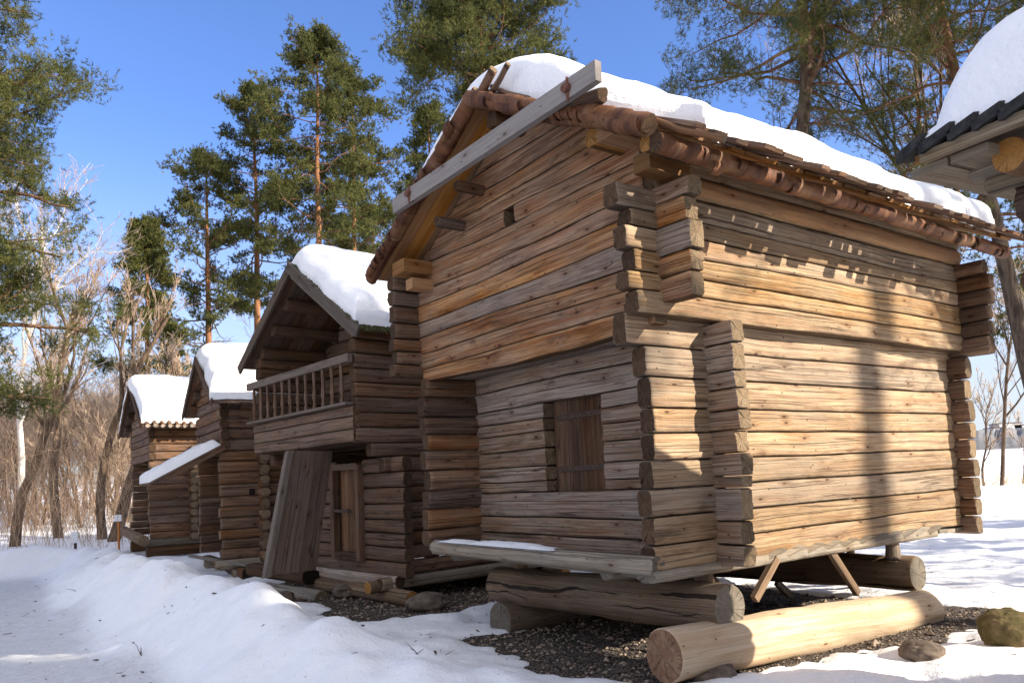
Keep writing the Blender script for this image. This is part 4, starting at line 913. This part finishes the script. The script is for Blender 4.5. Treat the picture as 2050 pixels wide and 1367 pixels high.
def make_ground():
    xs = axis_pts(-600, 700, -9, 7, .045); ys = axis_pts(-60, 900, 4.2, 15, .045, 1.06)
    X, Y = np.meshgrid(xs, ys, indexing='ij'); Z = snow_z(X, Y)
    mb = MB(); pm = path_mask(X, Y); g = gravel_mask(X, Y); tone = np.stack([np.clip(pm * 1.15 + .5 * sstep(-.45, .3, g), 0, 1), pm, pm], -1).reshape(-1, 3)
    mb.grid(np.stack([X, Y, Z], -1), np.stack([X, Y], -1), tone, flip=False)
    o = build(mb, 'snow_ground', [M['ground']]); tag(o, kind='structure')
    # bare gravel under the houses
    for nm, (x0, x1, y0, y1), lb in (('gravel_ground', (-1.2, 6.6, 5.2, 11.6), 'bare gravel under the large storehouse'), ('gravel_ground', (-6.2, 1.2, 8.4, 15.5), 'bare gravel')):
        xs = np.arange(x0, x1, .045); ys = np.arange(y0, y1, .045); X, Y = np.meshgrid(xs, ys, indexing='ij')
        Zb = base_z(X, Y) + .012 + .03 * fbm(X * 6, Y * 6, 3, 3) - (.004 if x0 < -2 else 0)
        edge = np.minimum(np.minimum(X - x0, x1 - X), np.minimum(Y - y0, y1 - Y)); g_ = gravel_mask(X, Y)
        Zb = Zb - .12 * sstep(.5, 0, edge) - .12 * sstep(.15, -.35, g_)
        mb = MB(); mb.grid(np.stack([X, Y, Zb], -1), np.stack([X, Y], -1), (.5, .5, .5)); tag(build(mb, nm, [M['gravel']]), kind='structure')
        n = 9000; px = RNG.uniform(x0 + .5, x1 - .5, n); py = RNG.uniform(y0 + .4, y1 - .5, n); g = gravel_mask(px, py); k = g > RNG.uniform(.05, .5, n)
        px, py = px[k], py[k]; pz = base_z(px, py) + .012 + .03 * fbm(px * 6, py * 6, 3, 3)
        s = RNG.uniform(.008, .024, len(px)) * (1 + 1.0 * (RNG.random(len(px)) > .96))
        OV = np.array([(1, 0, 0), (-1, 0, 0), (0, 1, 0), (0, -1, 0), (0, 0, 1), (0, 0, -1)], float); OF = np.array([(0, 2, 4), (2, 1, 4), (1, 3, 4), (3, 0, 4), (2, 0, 5), (1, 2, 5), (3, 1, 5), (0, 3, 5)])
        ov = OV[None] * (s[:, None] * RNG.uniform(.6, 1.3, (len(px), 1)))[..., None] * RNG.uniform(.6, 1.2, (len(px), 6, 1)); an = RNG.uniform(0, 6.28, len(px)); c, sn = np.cos(an)[:, None], np.sin(an)[:, None]
        V = np.stack([ov[..., 0] * c - ov[..., 1] * sn + px[:, None], ov[..., 0] * sn + ov[..., 1] * c + py[:, None], ov[..., 2] * .7 + pz[:, None] + s[:, None] * .3], -1)
        T = OF[None] + (np.arange(len(px)) * 6)[:, None, None]
        mb = MB(); tn = np.repeat(RNG.random((len(px), 1)), 6, 0) * np.ones((1, 3)); mb.add(V, T=T.reshape(-1, 3), tone=tn, smooth=False)
        tag(build(mb, 'gravel', [M['pebble']]), lb + (' beside the foundation logs' if x0 > -2 else ' under the balcony storehouse'), 'gravel', kind='stuff')
def pebmat():
    N = NT('pebbles'); at = N.n('ShaderNodeAttribute', attribute_name='tone'); sp = N.n('ShaderNodeSeparateColor'); N.l(at.outputs['Color'], sp.inputs[0])
    N.l(N.mix(sp.outputs[0], (.08, .058, .043), (.36, .28, .21)), N.b.inputs['Base Color']); N.b.inputs['Roughness'].default_value = .8; return N.m
M['pebble'] = pebmat()
make_ground()
def gz(x, y): return float(snow_z(np.array([float(x)]), np.array([float(y)]))[0])

def litter():
    n = 2600; x = RNG.uniform(-9, 7, n); y = RNG.uniform(4.3, 15, n); k = RNG.random(n) < np.clip(.25 + .9 * np.maximum(gravel_mask(x, y) * .5 + .6, 0) * (gravel_mask(x, y) < .2) + .35 * path_mask(x, y), 0, 1) * (.4 + fbm(x * .8, y * .8, 77, 3)); x, y = x[k], y[k]; n = len(x)
    z = snow_z(x, y) + .004; an = RNG.uniform(0, 6.28, n); L = RNG.uniform(.008, .035, n) * (1 + (RNG.random(n) > .95)); W_ = L * RNG.uniform(.12, .5, n); t = RNG.normal(0, .25, n)
    U = np.stack([np.cos(an), np.sin(an), t], -1) * L[:, None]; V_ = np.stack([-np.sin(an), np.cos(an), -t], -1) * W_[:, None]; P = np.stack([x, y, z], -1); T_ = np.array([0, 0, .003])
    V = np.stack([P - U - V_, P + U - V_ * .5, P + U * .8 + V_, P - U * .7 + V_], 1); V = np.concatenate([V, V - T_], 1); F = np.array([(0, 1, 2, 3), (7, 6, 5, 4), (0, 4, 5, 1), (1, 5, 6, 2), (2, 6, 7, 3), (3, 7, 4, 0)])
    mb = MB(); mb.add(V, (F[None] + (np.arange(n) * 8)[:, None, None]).reshape(-1, 4), smooth=False); tag(build(mb, 'bark_litter', [M['twig']]), 'scattered bark chips and needles on the trodden snow round the storehouses', 'litter', kind='stuff')
litter()
# ------------------------------------------------------------------ stones, twigs, signs
def stone(px, py, wpx, hpx, z, label, mat='stone', seed=1, depthf=1., snow=False, sink=.2):
    c = gnd(px, py, z); D = (c - EYE) @ fw; w_ = wpx / FPX * D / 2; h_ = hpx / FPX * D / 2
    n1, n2 = 72, 44; ph = np.linspace(0, 2 * math.pi, n1 + 1); th = np.linspace(-math.pi / 2, math.pi / 2, n2); TH, PH = np.meshgrid(th, ph, indexing='ij')
    x, y, zz = np.cos(TH) * np.cos(PH), np.cos(TH) * np.sin(PH), np.sin(TH)
    f = lambda v: np.sign(v) * np.abs(v) ** .8
    r = 1 + .25 * fbm(x * 1.1 + seed, y * 1.1 + zz * 1.3, seed, 3) + .10 * fbm(x * 3.5 + seed, y * 3.5 + zz * 4, seed + 5, 4)
    V = np.stack([f(x) * r * w_ + c[0], f(y) * r * w_ * depthf + c[1] + w_ * .4, f(zz) * r * h_ + c[2] + h_ * (1 - sink)], -1)
    mb = MB(); mb.grid(V, np.stack([PH, TH], -1), (.5, .5, .5)); return tag(build(mb, 'stone', [M[mat]], at=c), label, 'stone')
stone(1855, 1326, 80, 44, .02, 'small brown stone lying in the snow at the lower right', seed=3)
stone(2034, 1300, 105, 85, .03, 'large mossy boulder cut by the right edge of the picture', 'mossy', seed=4, depthf=.8)
stone(1430, 1366, 95, 36, .0, 'flat yellowish stone under the sawn end of the light foundation log', 'stone', seed=5)
0 and stone(1265, 1285, 120, 26, -.02, 'pale flat stone on the gravel behind the sawn log end', 'stone', seed=15, sink=.5)
stone(1800, 1248, 70, 40, -.05, 'stone wedged under the far end of the light foundation log', 'stone', seed=6)
stone(852, 1222, 75, 38, .0, 'square stone under the yellow log end of the balcony storehouse', 'stone', seed=7)
stone(690, 1196, 50, 28, .0, 'dark stone under the middle of the log below the balcony storehouse', 'stone', seed=8)
0 and stone(985, 1290, 80, 26, -.02, 'dark stone under the shaded foundation log end of the large storehouse', 'stone', seed=9)
stone(570, 1206, 34, 24, .05, 'snow-dusted lump of stone in front of the leaning plank door', 'stone', seed=10)
def twig(px, py, z, L, seed, label):
    c = gnd(px, py, z); c[2] = gz(c[0], c[1]); random.seed(seed); mb = MB()
    for k in range(3):
        d = np.array([random.uniform(-.7, .7), random.uniform(-.3, .3), random.uniform(.3, 1)]); d /= np.linalg.norm(d); p = [c - d * .02]; 
        for i in range(4): p.append(p[-1] + d * L / 4 * (1 if k == 0 else .6)); d = d + np.array([random.uniform(-.3, .3)] * 3); d /= np.linalg.norm(d)
        tube(mb, p, np.linspace(.004, .0015, 5), 5, m=0, capm=0)
    tag(build(mb, 'twig', [M['twig']], at=c), label, 'twig')
twig(835, 1330, .3, .14, 1, 'thin dark twig poking from the snow bank near the bottom centre')
twig(878, 1325, .2, .16, 2, 'forked twig poking from the snow just right of the other one at bottom centre')
twig(283, 1280, .3, .16, 3, 'curved lone twig on the slope of the snow bank at lower left')
twig(155, 1195, .1, .2, 4, 'twig lying at the edge of the trodden path at left')
twig(1425, 1125, .1, .12, 5, 'dry grass stem hanging by the small log under the large storehouse')
def sign(px, pytop, pybot, dist, wpx, hpx, label, two=False):
    c = unproj(px, pybot, dist); c[2] = gz(c[0], c[1]); s = FPX / dist; top = unproj(px, pytop, dist)[2]
    mt = 'orangepost' if two else 'iron'; S = empty('sign', c, label, 'sign'); mb = MB()
    tube(mb, [c - [0, 0, .1], np.array([c[0], c[1], top - .02])], .03, 10, m=0, capm=0); build(mb, 'post', [M[mt]], S)
    W_, H_ = wpx / s / 2, hpx / s / 2
    for dx in ((-W_ * 1.15, W_ * 1.15) if two else (0,)):
        mb = MB(); box(mb, [c[0] + dx, c[1] - .045, top - H_], [W_, 0, 0], [0, 0, H_], [0, -.012, 0]); build(mb, 'board', [M['sign']], S)
sign(151, 1064, 1104, 17.3, 14, 22, 'white notice board on a short dark post by the snow bank')
sign(238, 1030, 1098, 20.5, 7, 13, 'pair of small white plates on an orange post at the wood edge', True)

# ================================================================== TREES
def segs(mb, A, B, ra, rb, sides=3, m=0, tone=None):
    A, B = np.asarray(A, float), np.asarray(B, float); n = len(A); d = B - A; d = d / (np.linalg.norm(d, axis=1)[:, None] + 1e-9)
    ref = np.where(np.abs(d[:, 2:3]) < .8, np.array([[0, 0, 1.]]), np.array([[1., 0, 0]])); P = np.cross(d, ref); P /= np.linalg.norm(P, axis=1)[:, None]; Q = np.cross(d, P)
    a = np.arange(sides) * 2 * math.pi / sides; r = np.cos(a)[None, :, None] * P[:, None] + np.sin(a)[None, :, None] * Q[:, None]
    V = np.concatenate([A[:, None] + r * np.asarray(ra)[:, None, None], B[:, None] + r * np.asarray(rb)[:, None, None]], 1)
    i = np.arange(sides); j = (i + 1) % sides; q = np.stack([i, j, j + sides, i + sides], -1)
    F = (q[None] + (np.arange(n) * 2 * sides)[:, None, None]).reshape(-1, 4)
    tn = (.5, .5, .5) if tone is None else np.repeat(np.asarray(tone, float)[:, None] * np.ones((1, 3)), 2 * sides, 0)
    mb.add(V, F, tone=tn, m=m)
def pine(h, cb, R, seed, oran=.25, nl=30, blades=30000, bl=.16, top='round', lean=(0, 0), r0=.22, dead=0, bend=.3, bw=.016, csz=1.):
    rs = np.random.default_rng(seed); t = np.linspace(0, 1, 22)
    T = np.stack([lean[0] * h * t + bend * fbm(t * 2.2, 0 * t + seed, seed, 2) * t, lean[1] * h * t + bend * fbm(t * 2.2 + 9, 0 * t + seed, seed + 1, 2) * t, h * t], -1)
    rad = r0 * (1 - t) ** .75 * (1 + .35 * np.exp(-t * 30)) + .02
    mt, mc = MB(), MB()
    orange = sstep(oran, oran + .25, t)
    tube(mt, T, rad, 14, tone=np.repeat(orange[:, None], 15, 0).reshape(-1, 1) * np.ones((1, 3)), m=0, caps=(0, 0), rough=.10, seed=seed)
    A, B, ra, rb, to = [], [], [], [], []; C = []
    at = lambda z: T[0] * 0 + np.array([np.interp(z, T[:, 2], T[:, 0]), np.interp(z, T[:, 2], T[:, 1]), z])
    for i in range(nl + dead):
        isdead = i >= nl
        q = (i + rs.random() * .8) / nl if not isdead else rs.uniform(-.25, .3)
        z = cb + (h - cb) * (.98 * q ** .85 if q > 0 else q * .5); az = i * 2.399 + rs.uniform(-.5, .5)
        if top == 'round': pr = math.sin(math.pi * min(.97, .22 + .72 * max(q, 0))) ** .75
        else: pr = (1 - max(q, 0)) ** .7 * .95 + .08
        L = R * pr * rs.uniform(.65, 1.12) * (.6 if isdead else 1)
        el = rs.uniform(-.15, .25) + .75 * max(q, 0) ** 2; d = np.array([math.cos(az) * math.cos(el), math.sin(az) * math.cos(el), math.sin(el)]); p = at(z)
        n = 7; pts = [p]
        for k in range(n):
            d = d + rs.normal(0, .22, 3) + np.array([0, 0, .05 if k > 3 else -.03]); d /= np.linalg.norm(d); pts.append(pts[-1] + d * L / n)
        pts = np.array(pts); lr = np.interp(z, T[:, 2], rad) * .42 * (.55 + .45 * min(1, L / R)); rr = lr * np.linspace(1, .22, n + 1)
        A += list(pts[:-1]); B += list(pts[1:]); ra += list(rr[:-1]); rb += list(rr[1:]); to += [min(1, .3 + q * .8) if q > 0 else .2] * n
        nb = int(rs.integers(5, 8))
        for j in range(nb):
            u_ = rs.uniform(.28, 1); k = min(n - 1, int(u_ * n)); p2 = pts[k] + (pts[k + 1] - pts[k]) * (u_ * n - k); dd = pts[k + 1] - pts[k]; dd /= np.linalg.norm(dd)
            e = dd + rs.normal(0, .75, 3) + np.array([0, 0, .15]); e /= np.linalg.norm(e); L2 = L * rs.uniform(.2, .42) * (1.1 - .4 * u_) + .15; s = [p2]
            for _ in range(4): e = e + rs.normal(0, .25, 3) + np.array([0, 0, .06]); e /= np.linalg.norm(e); s.append(s[-1] + e * L2 / 4)
            s = np.array(s); r2 = max(.007, rr[k] * .45) * np.linspace(1, .3, 5)
            A += list(s[:-1]); B += list(s[1:]); ra += list(r2[:-1]); rb += list(r2[1:]); to += [.5] * 4
            if not isdead:
                for c in (s[2], s[3], s[4]):
                    if rs.random() < .93: C.append(c + rs.normal(0, .07, 3))
        if not isdead: C.append(pts[-1]); C.append(pts[-2])
    if top == 'round' or top == 'cone':
        for _ in range(6): C.append(T[-1] + rs.normal(0, .25, 3) * [1, 1, .7])
    segs(mt, A, B, ra, rb, 5, tone=to)
    C = np.array(C); nC = len(C); per = max(8, blades // nC)
    sz = rs.uniform(.10, .20, nC) * csz; ct = rs.random(nC)
    # each clump is a handful of shoots; each shoot is a bottle-brush of needles
    sz = sz * rs.uniform(.7, 1.1, nC); ns = max(2, per // 18); sh = C[:, None] + rs.normal(0, 1, (nC, ns, 3)) * sz[:, None, None] * [1, 1, .6]
    sdir = rs.normal(0, .6, (nC, ns, 3)) + [0, 0, .55] + (sh - C[:, None]) * 1.5; sdir /= np.linalg.norm(sdir, axis=-1)[..., None]
    k = 18; base = sh[:, :, None] + sdir[:, :, None] * rs.uniform(0, .16, (nC, ns, k, 1)); bd = sdir[:, :, None] * .55 + rs.normal(0, .6, (nC, ns, k, 3)); bd /= np.linalg.norm(bd, axis=-1)[..., None]
    sd_ = np.cross(bd, rs.normal(0, 1, bd.shape)); sd_ /= np.linalg.norm(sd_, axis=-1)[..., None]; ln = bl * rs.uniform(.6, 1.25, base.shape[:3] + (1,))
    V = np.stack([base - sd_ * bw, base + sd_ * bw, base + bd * ln], -2).reshape(-1, 3); F = np.arange(len(V)).reshape(-1, 3)
    tn = np.clip(ct[:, None, None] * .75 + rs.uniform(-.05, .3, (nC, ns, k)), 0, 1).reshape(-1); tn = np.repeat(tn, 3)[:, None] * np.ones((1, 3))
    mc.add(V, T=F, tone=tn, smooth=False)
    return mt.mesh('pine_trunk', [M['pinebark'], M['pinebark']]), mc.mesh('pine_crown', [M['needle']])
def bare(h, seed, r0=.12, spread=.5, fork=.35, maxd=5, lean=(0, 0), wiggle=.12, twr=.006, droop=0., nmain=10, density=1.):
    rs = np.random.default_rng(seed); S = []
    def grow(p, d, L, r, dep):
        n = 8 if dep == 0 else (5 if dep < 3 else 3); pts = [p]; rr = [r]; end = .35 if dep == 0 else .3
        for k in range(n):
            d = d + rs.normal(0, wiggle, 3) + np.array([0, 0, .05 * (dep > 0) - droop * (dep > 2)]); d = d / np.linalg.norm(d); pts.append(pts[-1] + d * L / n); rr.append(max(twr, r * (1 - (1 - end) * (k + 1) / n)))
        for k in range(n): S.append((pts[k], pts[k + 1], rr[k], rr[k + 1], dep))
        if dep >= maxd: return
        nc = {0: nmain, 1: 6, 2: 5, 3: 4, 4: 3}.get(dep, 2); nc = max(1, int(nc * density))
        for j in range(nc):
            u_ = rs.uniform(fork if dep == 0 else .2, 1.0); k = min(n - 1, int(u_ * n)); q = pts[k] + (pts[k + 1] - pts[k]) * (u_ * n - k)
            e = rs.normal(0, 1, 3); e -= e @ d * d; e /= np.linalg.norm(e); dd = pts[k + 1] - pts[k]; dd = dd / np.linalg.norm(dd)
            nd = dd * (1 - spread * .6) + e * spread * rs.uniform(.7, 1.3) + np.array([0, 0, .15]); nd /= np.linalg.norm(nd)
            grow(q, nd, L * rs.uniform(.32, .55) * (1.15 - .5 * (u_ if dep == 0 else .3)), max(twr, rr[k] * rs.uniform(.42, .65)), dep + 1)
    grow(np.zeros(3), np.array([lean[0], lean[1], 1.]) / math.sqrt(1 + lean[0] ** 2 + lean[1] ** 2), h, r0, 0)
    mt, mc = MB(), MB()
    tr = [s for s in S if s[4] == 0]; P = np.array([tr[0][0] - [0, 0, .3]] + [s[0] for s in tr] + [tr[-1][1]]); Rr = [tr[0][2] * 1.15] + [s[2] for s in tr] + [tr[-1][3]]
    i = np.linspace(0, len(P) - 1, 40); tube(mt, np.stack([np.interp(i, np.arange(len(P)), P[:, c]) for c in range(3)], -1), np.interp(i, np.arange(len(P)), Rr), 10, rough=.12, seed=seed, caps=(0, 0))
    for lo, hi, sd in ((1, 2, 6), (3, 9, 3)):
        q = [s for s in S if lo <= s[4] <= hi]
        if q: segs(mc, [s[0] for s in q], [s[1] for s in q], [s[2] for s in q], [s[3] for s in q], sd, m=0 if lo == 1 else 1)
    return mt, mc
def place(name, loc, label, cat, parts, group=None, rz=0., s=1.):
    E = empty(name, loc, label, cat, group); E.rotation_euler = (0, 0, rz); E.scale = (s, s, s)
    for nm, me in parts: o = bpy.data.objects.new(nm, me); COL.objects.link(o); o.parent = E
    return E
def at_px(px, dist, zz=None):
    """ground point seen in column px at the given depth"""
    p = unproj(px, hz(px), dist); p[2] = gz(p[0], p[1]) - .1; return p
def top_h(px, py, dist): return unproj(px, py, dist)[2]
def pine_at(px, dist, pytop, pycb, R, label, seed, **k):
    p = at_px(px, dist); h = top_h(px, pytop, dist) - p[2]; cb = top_h(px, pycb, dist) - p[2]
    t, c = pine(h, cb, R, seed, **k); return place('pine_tree', p, label, 'pine tree', [('trunk', t), ('crown', c)])
pine_at(-190, 13.5, -220, 820, 3.25, 'big pine whose dense branches fill the upper left corner', 101, nl=84, blades=640000, bl=.085, bw=.0056, r0=.25, csz=1.)
pine_at(296, 36, 432, 790, 2.7, 'low bushy pine behind the farthest storehouse', 102, nl=46, blades=190000, top='cone', bl=.12, bw=.014, r0=.17)
pine_at(418, 38, 300, 660, 2.9, 'half-dead pine with bare top branches and glowing orange lower trunk', 103, nl=34, blades=110000, bl=.12, bw=.014, r0=.22, dead=22)
pine_at(522, 40, 150, 600, 3.1, 'tall pine with a rounded crown, left of the tallest of the centre group', 104, nl=52, blades=210000, bl=.12, bw=.014, r0=.22)
pine_at(655, 37, 38, 500, 3.3, 'tallest pine of the centre group, straight trunk behind the balcony storehouse', 105, nl=58, blades=240000, bl=.12, bw=.014, r0=.22)
pine_at(712, 40, 120, 540, 3.0, 'pine close to the right of the tallest one, leaning slightly', 106, nl=46, blades=170000, bl=.12, bw=.014, r0=.2, lean=(.015, 0))
pine_at(1005, 25, -75, 170, 3.3, 'broad pine rising straight behind the peak of the large roof', 107, nl=50, blades=420000, r0=.27, bl=.10, bw=.0085, csz=1.35)
pine_at(885, 44, 190, 470, 2.3, 'smaller dark pine half hidden behind the left roof slope', 108, nl=44, blades=130000, r0=.18, bl=.13, bw=.015)
pine_at(760, 50, 420, 560, 3.4, 'wide low pine crown showing above the gap between the two front storehouses', 109, nl=34, blades=110000, r0=.2)
pine_at(1672, 17, -420, 200, 3.2, 'gnarled pine with a thick bent trunk behind the sunny roof', 110, nl=62, blades=380000, bl=.08, bw=.0048, r0=.25, oran=.6, bend=1.6, dead=6, lean=(-.012, 0), csz=.95)
pine_at(2118, 16, -350, 420, 3.0, 'pine behind the right roof corner with trunk seen beside the log column', 111, nl=52, blades=300000, bl=.08, bw=.0048, r0=.18, oran=.55, lean=(-.13, 0), bend=.5, csz=.95)
pine_at(2110, 24, 240, 720, 2.4, 'low-branched pine past the far eave of the large storehouse', 112, nl=30, blades=60000, bl=.13, bw=.012, r0=.2)
pine_at(1900, 30, -60, 520, 2.6, 'thin pine between the bare tree and the right edge', 113, nl=30, blades=40000, r0=.16)
def bare_at(px, dist, h, label, seed, mats=('barkgrey', 'twigs'), name='bare_tree', **k):
    mt, mc = bare(h, seed, **k); p = at_px(px, dist); t = mt.mesh('trunk', [M[mats[0]], M[mats[0]]]); c = mc.mesh('branches', [M[mats[0]], M[mats[1]]])
    return place(name, p, label, 'tree', [('trunk', t), ('branches', c)])
bare_at(1812, 17, 15, 'slender bare tree between the two pines behind the sunny eave', 201, r0=.125, maxd=4, fork=.35, lean=(.03, 0))
bare_at(2000, 24, 6.8, 'young bare tree standing alone on the lake shore at right', 202, r0=.065, maxd=4, fork=.3, twr=.005, spread=.55, wiggle=.05)
bare_at(1968, 27, 3.4, 'thin leaning sapling left of the young shore tree', 203, r0=.045, maxd=3, fork=.3, lean=(-.2, 0))
bare_at(2040, 28, 2.6, 'low twiggy sapling at the lake shore by the right edge', 204, r0=.03, maxd=3, fork=.1)
bare_at(118, 27, 8.6, 'thick forked bare tree in the wood at left', 211, r0=.17, maxd=5, fork=.42, nmain=8, twr=.006, wiggle=.09, spread=.36, density=.85)
bare_at(205, 26, 8.0, 'sturdy bare tree beside the white notice board', 212, r0=.16, maxd=5, fork=.45, nmain=8, twr=.006, lean=(.03, 0), wiggle=.09, spread=.36, density=.85)
bare_at(30, 24, 7, 'bare tree leaning right at the left edge', 213, r0=.17, maxd=4, fork=.5, lean=(.13, 0), twr=.007)
bare_at(225, 25, 5.5, 'bare trunk leaning right towards the farthest storehouse', 214, r0=.2, maxd=4, fork=.5, lean=(.10, .1), twr=.007)
bare_at(38, 30, 12, 'white-barked birch in the wood at left', 215, mats=('birchbark', 'twigs'), name='birch_tree', r0=.13, maxd=4, fork=.35, twr=.007, lean=(.04, 0))
bare_at(470, 46, 11, 'pale bare tree showing between pine trunks above the third roof', 216, mats=('birchbark', 'twigs'), name='birch_tree', r0=.12, maxd=4, fork=.35, twr=.01)
# the thinner trees of the wood
random.seed(5); VAR = []
for i in range(6):
    mt, mc = bare(random.uniform(7.5, 12.5), 300 + i, r0=random.uniform(.06, .13), maxd=4, fork=random.uniform(.2, .4), twr=.009, lean=(random.uniform(-.12, .12), 0), wiggle=.13)
    VAR.append((mt.mesh('trunk', [M['barkgrey']] * 2), mc.mesh('branches', [M['barkgrey'], M['twigs']])))
for i in range(110):
    px = random.uniform(-60, 300) if i < 98 else random.uniform(330, 800); d = random.uniform(30, 72) if i < 98 else random.uniform(55, 80)
    if d < 30 and px > 290: d += 12
    t, c = VAR[i % 6]; place('bare_tree', at_px(px, d), 'slender bare tree among many alike in the wood behind the storehouses', 'tree', [('trunk', t), ('branches', c)], 'slender trees of the wood', random.uniform(0, 6.28), random.uniform(.42, .66) * (1.2 if d > 48 else .9))
for i in range(9):
    px = 1440 + i * 75 + random.uniform(-20, 20); d = random.uniform(26, 34)
    if px > 1880: continue
    t, c = VAR[i % 6]; place('bare_tree', at_px(px, d), 'thin bare tree beyond the large storehouse, mostly hidden by its roof', 'tree', [('trunk', t), ('branches', c)], 'thin trees beyond the large storehouse', random.uniform(0, 6.28), .8)
# undergrowth: thin stalks at the wood's edge
def thicket(x0, x1, y0, y1, n, h, name, label, mat, seed, r=.006):
    rs = np.random.default_rng(seed); x = rs.uniform(x0, x1, n); y = rs.uniform(y0, y1, n); z = snow_z(x, y); P = np.stack([x, y, z], -1); d = rs.normal(0, .25, (n, 3)) + [0, 0, 1]; A, B, ra, rb = [], [], [], []
    L = h * rs.uniform(.4, 1.1, (n, 1)); rr = np.full(n, r)
    for k in range(4): Q = P + d * L / 4; A.append(P); B.append(Q); ra.append(rr * (1 - .12 * k)); rb.append(rr * (.88 - .12 * k)); P = Q; d = d + rs.normal(0, .22, (n, 3))
    for _ in range(4):
        k = rs.integers(1, 4); i = rs.random(n) < .75; s = B[k][i]; e = s + (rs.normal(0, .5, (i.sum(), 3)) + [0, 0, .5]) * L[i] * .3; A.append(s); B.append(e); ra.append(rr[i] * .6); rb.append(rr[i] * .3)
    mb = MB(); segs(mb, np.concatenate(A), np.concatenate(B), np.concatenate(ra), np.concatenate(rb), 3); tag(build(mb, name, [M[mat]]), label, 'undergrowth', kind='stuff')
thicket(-36, -8.5, 21.5, 32, 1900, 3.2, 'undergrowth', 'tangle of thin brown shoots along the edge of the wood at left', 'brush', 1, .007)
thicket(-60, -6, 30, 50, 4200, 3.2, 'undergrowth', 'hazy tangle of brushwood deeper in the wood', 'brush', 2, .011)
thicket(15, 34, 26.5, 30, 1500, .8, 'dry_reeds', 'dry yellow reeds and shoots along the frozen lake shore', 'reed', 3, .006)

# ------------------------------------------------------------------ trees outside the picture that shade the place
def shade_pine(x, y, h, cb, R, seed, me=None, rz=0., **k):
    p = np.array([x, y, gz(x, y) - .1])
    if me is None: me = pine(h, cb, R, seed, **k)
    place('pine_tree', p, 'pine standing outside the frame to the right, towards the sun', 'pine tree', [('trunk', me[0]), ('crown', me[1])], 'pines outside the frame', rz); return me
pa = shade_pine(26.8, -1.72, 23, 18.5, 2.4, 401, nl=26, blades=30000, r0=.42, bl=.14)
pb = shade_pine(20, -5.3, 19, 7.5, 3.4, 402, nl=44, blades=60000, r0=.25)
for i, (x, y) in enumerate(((23.5, -7.4), (16, -8), (27, -9.5), (13, -6.2), (20, -11), (11, -9.5), (15, -13))): shade_pine(x, y, 0, 0, 0, 0, pb, i * 1.1)

for i, (x, y, s) in enumerate(((12.5, 7.6, 1.0), (15, 8.6, .9), (14, 11.2, 1.), (18, 10.5, 1.1), (19, 14, 1.), (16, 6.9, 1.))):
    t, c = VAR[i % 6]; place('bare_tree', (x, y, gz(x, y) - .1), 'bare tree outside the frame beside the sunny snow field', 'tree', [('trunk', t), ('branches', c)], 'bare trees outside the frame', i * 1.3, s)
pc = shade_pine(24, -4.95, 16.5, 4.5, 1.95, 403, nl=60, blades=90000, r0=.2, top='cone')
for x, y in ((17.2, -2.3), (28, -6.6), (20.5, -3.6)): shade_pine(x, y, 0, 0, 0, 0, pc, x)
shade_pine(22, 7.6, 0, 0, 0, 0, pb, 2.); shade_pine(25, 10.8, 0, 0, 0, 0, pb, 4.)
# ------------------------------------------------------------------ far shore
def far_shore():
    rs = np.random.default_rng(3); n = 420; ph = np.linspace(math.radians(12), math.radians(60), n); D = 415.
    k = np.linspace(0, 1, 12); PH, K = np.meshgrid(ph, k, indexing='ij')
    hh = 9.0 + 3.5 * fbm(PH * 30, 0 * PH, 3, 4) + 2.2 * fbm(PH * 220, K * 4, 5, 3)
    Dk = D + K * 60; X, Y = np.sin(PH) * Dk, np.cos(PH) * Dk; z0 = base_z(X, Y)
    Z = z0 + hh * np.sin(np.pi * np.clip(K * 1.0, 0, 1)) ** .55 - .3; mb = MB(); mb.grid(np.stack([X, Y, Z], -1), np.stack([X, Y], -1), (.5, .5, .5))
    tag(build(mb, 'far_wood', [M['farwood']]), 'low grey wood along the far shore of the frozen lake', 'wood', kind='stuff')
    for i, (px, w_, h_) in enumerate(((1996, 7, 11.5), (2018, 13, 14), (2041, 9, 12.5), (2068, 12, 11))):
        p = unproj(px, hz(px), 455); p[2] = float(base_z(p[:1], p[1:2])[0]); lab = ['small pale block on the far shore, leftmost in view', 'largest pale apartment block on the far shore', 'pale block on the far shore right of the largest one', 'pale block just past the right edge on the far shore'][i]
        Bd = empty('apartment_block', p, lab, 'building'); mb = MB(); box(mb, p + [0, 0, h_ / 2], [w_ / 2, 0, 0], [0, 5, 0], [0, 0, h_ / 2]); build(mb, 'wall', [M['house_far']], Bd)
        mb = MB(); box(mb, p + [0, 0, h_ + .2], [w_ / 2 + .2, 0, 0], [0, 5.2, 0], [0, 0, .25]); build(mb, 'roof', [M['iron']], Bd)
        for zz in np.arange(2, h_ - 1, 2.8):
            mb = MB(); 
            for xx in np.arange(-w_ / 2 + 1, w_ / 2 - .5, 2.): box(mb, p + [xx + .4, -5.05, zz], [.55, 0, 0], [0, .06, 0], [0, 0, .7])
            build(mb, 'window_row', [M['glassfar']], Bd)
far_shore()
